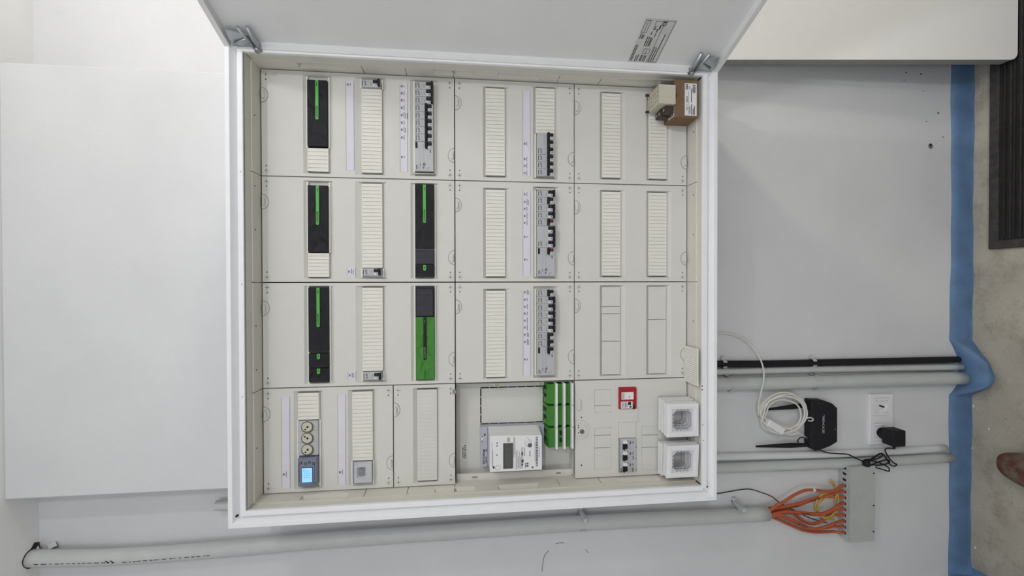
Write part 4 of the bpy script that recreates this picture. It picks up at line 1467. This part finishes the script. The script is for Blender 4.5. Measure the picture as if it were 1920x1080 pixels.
# router: a black slab hung flat on the wall with two flat aerials
rb = .1285
rf = .0985
out = [(0.1502, 0.0985, -1.4915), (0.1473, 0.0985, -1.5344), (0.1386, 0.0985, -1.5586), (0.1254, 0.0985, -1.5742), (0.0238, 0.0985, -1.5748), (0.0120, 0.0985, -1.5523), (0.0050, 0.0985, -1.5300), (-0.0002, 0.0985, -1.5042), (0.0066, 0.0985, -1.4939)]
poly = [(p[0], p[2]) for p in out]
t = thing('router', 'black wireless router hanging on the wall with two long aerials', 'router', (.08, rb, -1.58))
b = MB()
b.prism(poly, rf, rb, .004)
b.box(.006, .146, .1000, .1270, -1.4960, -1.4890, .002)
b.build('body', m_black, t)
b = MB()
c = (0.0795, 0.0985, -1.5278)
b.text('ZYXEL', .0082, (c[0], rf - .0004, c[2]), squeeze=2.3)
b.build('lettering', [m_galv, m_galv], t)
b = MB()
c = (0.0622, 0.0985, -1.5659)
b.cyl((c[0], rf, c[2]), (c[0], rf - .0006, c[2]), .0012, .0012, 8)
b.build('light', m_galv, t)
for i in range(4):
    b = MB()
    x = .045 + .020 * i
    b.box(x, x + .014, .103, .120, -1.4892, -1.4880, .0004)
    b.build('port', m_tog, t)
for a, e in (((0.1337, 0.1120, -1.4996), (0.1241, 0.1120, -1.3545)), ((0.0140, 0.1120, -1.5019), (0.0167, 0.1120, -1.3246))):
    b = MB()
    a, e = Vector(a), Vector(e)
    d = e - a
    pts = [a, a + d * .06, a + d * .15, a + d * .38, a + d * .62, e]
    hw = [.0055, .0055, .0060, .0078, .0060, .0030]
    n = len(pts)
    side = Vector((-d.z, 0, d.x)).normalized()
    if side.x < 0:
        side = -side
    vs = []
    for p, h in zip(pts, hw):
        k = min(h, .0045)
        vs += [p + side * h, p + side * h * .6 - Vector((0, k, 0)), p - side * h * .6 - Vector((0, k, 0)), p - side * h, p - side * h * .6 + Vector((0, k, 0)), p + side * h * .6 + Vector((0, k, 0))]
    b.add(vs, [(i * 6 + j, i * 6 + (j + 1) % 6, (i + 1) * 6 + (j + 1) % 6, (i + 1) * 6 + j) for i in range(n - 1) for j in range(6)] + [tuple(range(6)), tuple(range((n - 1) * 6, n * 6))])
    b.build('aerial', m_tog, t)

# coil of white cable with its white inline box
b = MB()
C0 = Vector((0.1155, 0.1040, -1.3992))
path = [tuple(Vector((0.3513, 0.1240, -1.1981)) + Vector((.004, 0, .09))), (0.3513, 0.1240, -1.1981), (0.3465, 0.1180, -1.2507), (0.3263, 0.1120, -1.2935), (0.2898, 0.1020, -1.3216), (0.2515, 0.0900, -1.3298), (0.2189, 0.0840, -1.3272), (0.1833, 0.0860, -1.3206), (0.1428, 0.0940, -1.3182)]
rnd = random.Random(12)
turns = 6
for k in range(turns * 14):
    a = math.pi * 1.0 - 2 * math.pi * k / 14          # from the top of the coil, round through the hinge side
    q = (k // 14)
    rx = .0555 + .0035 * math.sin(q * 2.1) - (.014 if q == 3 else 0) + .002 * math.sin(a * 2 + q)
    rz = .0715 + .0045 * math.cos(q * 1.7) - (.020 if q == 3 else 0) + .002 * math.cos(a * 3 + q)
    ox, oz = .003 * math.sin(q * 3.3), .004 * math.cos(q * 2.7)
    path.append((C0.x + ox + rx * math.sin(a), C0.y - .008 + .004 * math.sin(q * 1.9 + a), C0.z + oz - rz * math.cos(a)))
path += [(0.0835, 0.0980, -1.3378), (0.0801, 0.0920, -1.3568)]
b.tube(path, .0023, 7, 0, 3)
tag(b.build('network_cable', m_cable), 'coiled white network cable hanging from the cabinet in front of the router', 'cable')
b = MB()
b.tube([(0.0946, 0.0960, -1.3497), (0.0762, 0.0940, -1.4018), (0.0576, 0.0980, -1.4455), (0.0445, 0.1060, -1.4692), (0.0329, 0.1100, -1.4863)], .0024, 7, 0, 5)
b.tube([(0.0593, 0.0940, -1.3951), (0.0528, 0.0960, -1.4236), (0.0548, 0.0970, -1.4447)], .0022, 7, 0, 4)
b.build('cable_end', m_cable, bpy.data.objects['network_cable'])
b = MB()
b.tube([(0.0960, 0.0980, -1.4674), (0.1022, 0.0920, -1.4760), (0.0994, 0.0900, -1.4862), (0.0925, 0.0920, -1.4862), (0.0909, 0.0980, -1.4777)], .0018, 7, 0, 5)
b.build('cable_loop', m_cable, bpy.data.objects['network_cable'])
b = MB()
a, e = Vector((0.0952, 0.0900, -1.3420)), Vector((0.0655, 0.0900, -1.3903))
dx = (e - a).normalized()
mt = Matrix.Translation((a + e) / 2) @ Matrix.Rotation(math.atan2(-dx.z, dx.x), 4, 'Y')
L = (e - a).length / 2
b.box(-L, L, -.008, .008, -.0105, .0105, .002, 0, mt)
tag(b.build('inline_adapter', m_white), 'white inline adapter box on the coil of white cable', 'adapter')
b = MB()
b.tube([(0.0220, 0.1080, -1.4984), (0.0377, 0.1020, -1.4762), (0.0423, 0.1000, -1.4574), (0.0317, 0.1040, -1.4505), (0.0206, 0.1080, -1.4555)], .0016, 7, 0, 5)
tag(b.build('router_lead', m_tog), 'short black lead curling beside the router, next to its outer aerial', 'cable')

# ---------------------------------------------------------------- steel panel with orange cables
f0, f1 = (-0.0481, 0.0880, -1.6053), (-0.2723, 0.0880, -1.6887)
gx0, gx1, gz0, gz1, gy = f1[0], f0[0], f1[2], f0[2], .088
t = thing('cable_panel', 'grey steel patch panel box fed by orange cables from above', 'patch panel', ((gx0 + gx1) / 2, WALL, gz0))
b = MB()
b.box(gx0, gx1, gy, WALL - .0005, gz0, gz1, .0012)
b.box(gx0 + .002, gx1 - .002, gy - .0008, gy + .002, gz1 - .0010, gz1 + .0008)
b.build('body', m_galv, t)
PORT = []
for k in range(12):
    x = gx1 - .0095 - (gx1 - gx0 - .019) * k / 11.6
    PORT.append((x, .106, gz1))
    b = MB()
    b.box(x - .0052, x + .0052, .097, .115, gz1 - .001, gz1 + .0010, .0006)
    b.box(x - .0036, x + .0036, .100, .112, gz1 + .0004, gz1 + .0014, mi=1)
    b.build('port', [m_galv, m_dark], t)
for py in (f0[0] - .022, (f0[0] + f1[0]) / 2 - .006, f1[0] + .028):
    b = MB()
    b.cyl((py, gy, gz0 + .006), (py, gy - .0012, gz0 + .006), .0026, .0022, 10)
    b.build('screw', m_dark, t)

CAB_PTS = [
    [(-0.1648, 0.1040, -1.3481), (-0.1551, 0.1000, -1.3787), (-0.1422, 0.0960, -1.4059), (-0.1256, 0.0940, -1.4363), (-0.1147, 0.0940, -1.4668), (-0.1148, 0.0940, -1.4975), (-0.1212, 0.0960, -1.5405), (-0.1198, 0.1000, -1.5700)],
    [(-0.1659, 0.1000, -1.3486), (-0.1633, 0.0940, -1.4095), (-0.1575, 0.0900, -1.4518), (-0.1490, 0.0880, -1.4857), (-0.1406, 0.0920, -1.5250), (-0.1330, 0.0980, -1.5665)],
    [(-0.1713, 0.1040, -1.3515), (-0.1687, 0.0980, -1.4127), (-0.1663, 0.0940, -1.4603), (-0.1563, 0.0920, -1.4960), (-0.1486, 0.0940, -1.5388), (-0.1458, 0.0980, -1.5666)],
    [(-0.1741, 0.1060, -1.3547), (-0.1744, 0.1040, -1.4055), (-0.1783, 0.1000, -1.4516), (-0.1841, 0.0980, -1.4876), (-0.1863, 0.0980, -1.5253), (-0.1770, 0.0980, -1.5564), (-0.1664, 0.1000, -1.5755)],
    [(-0.1767, 0.1080, -1.3561), (-0.1823, 0.1080, -1.4240), (-0.1892, 0.1060, -1.4771), (-0.1938, 0.1040, -1.5185), (-0.1886, 0.1020, -1.5566), (-0.1819, 0.1020, -1.5774)],
    [(-0.1751, 0.1020, -1.3534), (-0.1792, 0.1000, -1.4143), (-0.1849, 0.0960, -1.4382), (-0.2025, 0.0940, -1.4604), (-0.2185, 0.0920, -1.4827), (-0.2263, 0.0920, -1.5066), (-0.2230, 0.0920, -1.5306), (-0.2126, 0.0940, -1.5495), (-0.2017, 0.0980, -1.5704)],
    [(-0.1772, 0.1000, -1.3536), (-0.1803, 0.0960, -1.3876), (-0.1906, 0.0920, -1.4114), (-0.2056, 0.0900, -1.4436), (-0.2221, 0.0880, -1.4742), (-0.2302, 0.0880, -1.5031), (-0.2268, 0.0900, -1.5322), (-0.2192, 0.0960, -1.5617)],
    [(-0.1830, 0.1020, -1.3551), (-0.1858, 0.0980, -1.3841), (-0.1992, 0.0960, -1.4146), (-0.2142, 0.0940, -1.4469), (-0.2292, 0.0920, -1.4776), (-0.2362, 0.0920, -1.5135), (-0.2346, 0.0940, -1.5462), (-0.2319, 0.0980, -1.5688)],
    [(-0.1904, 0.1040, -1.3566), (-0.1964, 0.1000, -1.3856), (-0.2101, 0.0960, -1.4146), (-0.2252, 0.0940, -1.4470), (-0.2386, 0.0920, -1.4776), (-0.2469, 0.0940, -1.5153), (-0.2488, 0.0960, -1.5515), (-0.2494, 0.1000, -1.5759)],
]
CL = ['topmost-arching orange cable with a white band, nearest the hinge side',
      'orange cable with black print, second in the fan from the hinge side',
      'orange cable lying close under the black-printed one, third in the fan',
      'orange cable sagging across the yellow wires, fourth in the fan',
      'orange cable behind the yellow wires, fifth in the fan',
      'orange cable dipping below the dark wire, sixth in the fan',
      'orange cable with dark print in the lower bundle, seventh in the fan',
      'orange cable in the lower bundle, eighth in the fan',
      'orange cable along the outer edge of the fan, ninth and last']
pr_ = pF[-1]
for i, (pts, lb) in enumerate(zip(CAB_PTS, CL)):
    x, y, z = PORT[i + 3]
    ly = (.0984, .107, .1156)[i % 3]
    sx = pr_[0] + (.0104, 0, -.0104)[i // 3]
    pts = [(p[0], ly + (p[1] - .098) * .1, p[2]) for p in pts]
    sh = {8: -.0035, 5: .0020}.get(i, 0)
    pts = [(p[0] + sh, p[1], p[2]) for p in pts]
    full = [(sx, ly, pr_[2] + .012), (sx, ly, pr_[2] + .002)] + pts[1:] + [(x, y * .8 + ly * .2, z + .014), (x, y, z + .0016)]
    b = MB()
    b.tube(full, .0042, 9, 0, 6)
    o = tag(b.build('orange_cable', m_orange), lb, 'cable', 'orange cables fanning out of the pipe')
    if i == 0:
        q = MB()
        c = Vector(pts[5])
        q.cyl(c - Vector((0, 0, -.004)), c - Vector((0, 0, .004)), .0048, .0048, 12)
        q.build('white_band', m_white, o)
    if i in (1, 2, 3, 6, 7):
        q = MB()
        k0 = {1: 3, 2: 3, 3: 2, 6: 3, 7: 3}[i]
        A, B = Vector(pts[k0]), Vector(pts[k0 + 1])
        if i == 2:
            A, B = Vector(pts[1]), Vector(pts[2])
        rnd = random.Random(i)
        sd = Vector((-(B - A).z, 0, (B - A).x)).normalized() * .0016
        up = Vector((0, -.0043, 0))
        tt = .05
        while tt < .95:
            w1 = rnd.uniform(.05, .11)
            p, p2 = A.lerp(B, tt) + up, A.lerp(B, min(1, tt + w1)) + up
            q.add([p - sd, p2 - sd * .8, p2 + sd, p + sd * .7], [(0, 1, 2, 3)])
            tt += w1 + rnd.uniform(.02, .05)
        q.build('printed_marks', m_ink, o)
# yellow wires looping behind the orange cables
GY = 'thin yellow wires looping beside the steel panel'
YP = [
    [(-0.1070, 0.1180, -1.5670), (-0.0974, 0.1140, -1.5721), (-0.1113, 0.1120, -1.5774), (-0.1257, 0.1080, -1.5808), (-0.1474, 0.1060, -1.5844), (-0.1709, 0.1080, -1.5846), (-0.1875, 0.1100, -1.5777)],
    [(-0.0996, 0.1120, -1.5686), (-0.1062, 0.1080, -1.5755), (-0.1216, 0.1060, -1.5807), (-0.1417, 0.1080, -1.5792), (-0.1650, 0.1100, -1.5776), (-0.1845, 0.1100, -1.5812)],
    [(-0.1298, 0.1100, -1.5809), (-0.1295, 0.1060, -1.5494), (-0.1353, 0.1040, -1.5269), (-0.1499, 0.1060, -1.5148), (-0.1715, 0.1080, -1.5115), (-0.1906, 0.1100, -1.5202), (-0.2048, 0.1100, -1.5429), (-0.1998, 0.1100, -1.5673)],
    [(-0.1374, 0.1120, -1.5845), (-0.1355, 0.1080, -1.5547), (-0.1420, 0.1070, -1.5365), (-0.1567, 0.1090, -1.5244), (-0.1762, 0.1100, -1.5202), (-0.1969, 0.1120, -1.5289), (-0.2109, 0.1120, -1.5482), (-0.2131, 0.1100, -1.5744)],
    [(-0.1515, 0.1140, -1.5882), (-0.1400, 0.1100, -1.5600), (-0.1501, 0.1100, -1.5409), (-0.1662, 0.1120, -1.5236), (-0.1851, 0.1120, -1.5185), (-0.2033, 0.1140, -1.5377), (-0.2113, 0.1140, -1.5640), (-0.1953, 0.1120, -1.5831)],
    [(-0.1646, 0.1080, -1.5880), (-0.1794, 0.1060, -1.5828), (-0.1915, 0.1060, -1.5706), (-0.2030, 0.1080, -1.5585), (-0.2052, 0.1080, -1.5411), (-0.2003, 0.1120, -1.5307)],
]
for i, pts in enumerate(YP):
    b = MB()
    b.tube(pts, .0021, 7, 0, 6)
    tag(b.build('yellow_wire', m_yellow), ('outermost yellow wire of the tuft above the first orange cable',
        'inner yellow wire of the tuft running under the first orange cable', 'yellow wire forming the widest loop round the white gap',
        'yellow wire just inside the widest yellow loop', 'yellow wire of the innermost loop round the white gap',
        'short yellow wire crossing the ends of the middle orange cables')[i], 'wire', GY)
b = MB()
b.tube([tuple(Vector((-0.1239, 0.1270, -1.2044)) + Vector((0, 0, .1045))), (-0.1239, 0.1270, -1.2044), (-0.1199, 0.1270, -1.2478), (-0.1152, 0.1270, -1.3085), (-0.1264, 0.1260, -1.3486), (-0.1412, 0.1260, -1.3845), (-0.1549, 0.1260, -1.4018), (-0.1654, 0.1260, -1.4173), (-0.1763, 0.1260, -1.4381), (-0.2051, 0.1260, -1.4903), (-0.2204, 0.1260, -1.5289), (-0.2302, 0.1250, -1.5651)], .0013, 6, 0, 5)
tag(b.build('thin_dark_wire', m_tog), 'thin dark wire running from the cabinet corner behind the orange cables', 'wire')

# ---------------------------------------------------------------- floor
b = MB()
mx0, mx1, my0, my1 = .5970, 1.42, -.62, .0700
b.box(mx0, mx1, my0, my1, FLOOR, FLOOR + .006, .001)
t = tag(b.build('rubber_mat', m_rubber), 'black ribbed rubber doormat lying on the bare screed floor', 'doormat')
for z0, z1, y0, y1 in ((mx0, mx1, my1 - .024, my1), (mx0, mx1, my0, my0 + .024)):
    q = MB()
    q.box(z0, z1, y0, y1, FLOOR + .004, FLOOR + .010, .002)
    q.build('border', m_rubl, t)
q = MB()
q.box(mx0, mx0 + .024, my0 + .024, my1 - .024, FLOOR + .004, FLOOR + .010, .002)
q.build('border', m_rubl, t)
y = my1 - .034
proto, kr = None, 0
while y > my0 + .03:
    if proto is None:
        q = MB()
        q.box(mx0 + .028, mx1 - .01, y - .0060, y, FLOOR + .004, FLOOR + .011, .0025)
        proto, y0 = q.build('rib', [m_rubber, m_rubl], t), y
    else:
        copy_part(proto, t, (0, y - y0, 0))
    kr += 1
    if kr % 2 == 0:
        q = MB()
        q.box(mx0 + .028, mx1 - .01, y - .0095, y - .0080, FLOOR + .004, FLOOR + .0122)
        q.build('ridge', m_rubl, t)
    y -= .0118

# a worn shoe, only its toe in view
sx, sy = -.026, .030
t = thing('shoe', 'worn reddish-brown shoe on the floor, only its toe in view', 'shoe', (sx, sy - .14, FLOOR))
def outline(k=1.0, n=28, s=1.0):
    pts = []
    for i in range(n):
        a = 2 * math.pi * i / n
        v = -math.copysign(abs(math.cos(a)) ** .72, math.cos(a))      # 1 toe, -1 heel
        wdt = .052 * (1 - .18 * max(0, -v)) * (1 - .10 * max(0, v) ** 3)
        pts.append((sx + math.copysign(abs(math.sin(a)) ** .72, math.sin(a)) * wdt * k, sy - .145 + v * .145 * (1 - (1 - k) * .45)))
    return pts
b = MB()
o1 = outline()
n = len(o1)
b.add([(x, y, FLOOR) for x, y in o1] + [(x, y, FLOOR + .022) for x, y in o1], [(i, (i + 1) % n, n + (i + 1) % n, n + i) for i in range(n)] + [tuple(range(n)), tuple(range(n, 2 * n))])
b.build('sole', m_sole, t)
b = MB()
lv = []
for h, k in ((.018, .95), (.032, .97), (.046, .88), (.058, .70), (.066, .46)):
    lv.append([(x, y - (0 if h < .04 else (h - .04) * .7), FLOOR + h + (max(0, (sy - .15 - y)) * .25 if h > .04 else 0)) for x, y in outline(k)])
vs = [p for l in lv for p in l]
b.add(vs, [(j * n + i, j * n + (i + 1) % n, (j + 1) * n + (i + 1) % n, (j + 1) * n + i) for j in range(len(lv) - 1) for i in range(n)] + [tuple(range((len(lv) - 1) * n, len(lv) * n))], 0, True)
b.build('upper', m_boot, t)

b = MB()
cy = sy - .205
b.add([(sx + .030 * math.cos(2 * math.pi * k / 16), cy + .052 * math.sin(2 * math.pi * k / 16), FLOOR + .098 + .006 * math.sin(2 * math.pi * k / 16)) for k in range(16)]
      + [(sx + .040 * math.cos(2 * math.pi * k / 16), cy + .066 * math.sin(2 * math.pi * k / 16), FLOOR + .060) for k in range(16)]
      + [(sx + .024 * math.cos(2 * math.pi * k / 16), cy + .044 * math.sin(2 * math.pi * k / 16), FLOOR + .092) for k in range(16)],
      [(k, (k + 1) % 16, 16 + (k + 1) % 16, 16 + k) for k in range(16)] + [(k, (k + 1) % 16, 32 + (k + 1) % 16, 32 + k) for k in range(16)], 0, True)
b.add([(sx + .024 * math.cos(2 * math.pi * k / 16), cy + .044 * math.sin(2 * math.pi * k / 16), FLOOR + .092) for k in range(16)], [list(range(16))], 1)
b.build('collar', [m_boot, m_dark], t)
for i in range(4):
    b = MB()
    yy = sy - .095 - .017 * i
    hz = FLOOR + .068 + .006 * i
    b.tube([(sx - .020, yy, hz - .006), (sx, yy - .004, hz + .002), (sx + .020, yy, hz - .006)], .0022, 6, 0, 4)
    b.build('lace', m_sole, t)

# flakes of plaster on the floor
fl = [(0.1130, 0.1114), (0.1042, 0.1012), (0.0548, 0.0700), (-0.0042, 0.1223), (-0.0200, 0.1148), (-0.3269, 0.1040)]
for i, (x, y) in enumerate(fl):
    b = MB()
    a = i * 1.3
    pts = [(x + .004 * math.cos(a + k * 1.7), y + .0022 * math.sin(a * 2 + k * 1.7)) for k in range(4)]
    b.add([(px_, py_, FLOOR + .0002) for px_, py_ in pts] + [(px_, py_, FLOOR + .0020) for px_, py_ in pts], [(0, 1, 2, 3), (4, 5, 6, 7), (0, 1, 5, 4), (1, 2, 6, 5), (2, 3, 7, 6), (3, 0, 4, 7)])
    tag(b.build('plaster_flake', m_white), 'tiny white plaster flake on the floor, ' + ('nearest the blue bulge', 'second from the blue bulge', 'farthest out from the blue strip',
        'by the blue strip level with the grey conduits', 'by the blue strip just past the grey conduits', 'near the corner of the blue strip')[i], 'plaster flake', 'plaster flakes on the floor')

# white board standing near the wall, behind the open door
b = MB()
L0, L1 = Vector((1.1299, 0.0000, -2.0395)), Vector((1.1122, 0.0580, -1.1679))
L0.z = FLOOR + .0122
th = .028
W = .85
d = (L1 - L0)
L1 = L0 + d * (1.50 / d.length)
side = Vector((1, 0, 0))
cr_ = .02
fr = [L0 + side * cr_] + [L0 + side * cr_ * (1 - math.sin(a)) + d.normalized() * cr_ * (1 - math.cos(a)) for a in [math.pi / 2 * k / 5 for k in range(1, 6)]] + [L1, L1 + side * W, L0 + side * W]
k = len(fr)
b.add([tuple(p) for p in fr] + [(p.x, p.y + th, p.z) for p in fr], [tuple(range(k))], 0)
b.add([tuple(p) for p in fr] + [(p.x, p.y + th, p.z) for p in fr], [tuple(range(k, 2 * k))] + [(i, (i + 1) % k, k + (i + 1) % k, k + i) for i in range(k)], 1)
tag(b.build('white_board', [m_board, m_edge]), 'white laminated board standing on the floor behind the open cabinet door', 'board')


# bookkeeping property used only while building
for _o in bpy.data.objects:
    if 'og' in _o:
        del _o['og']
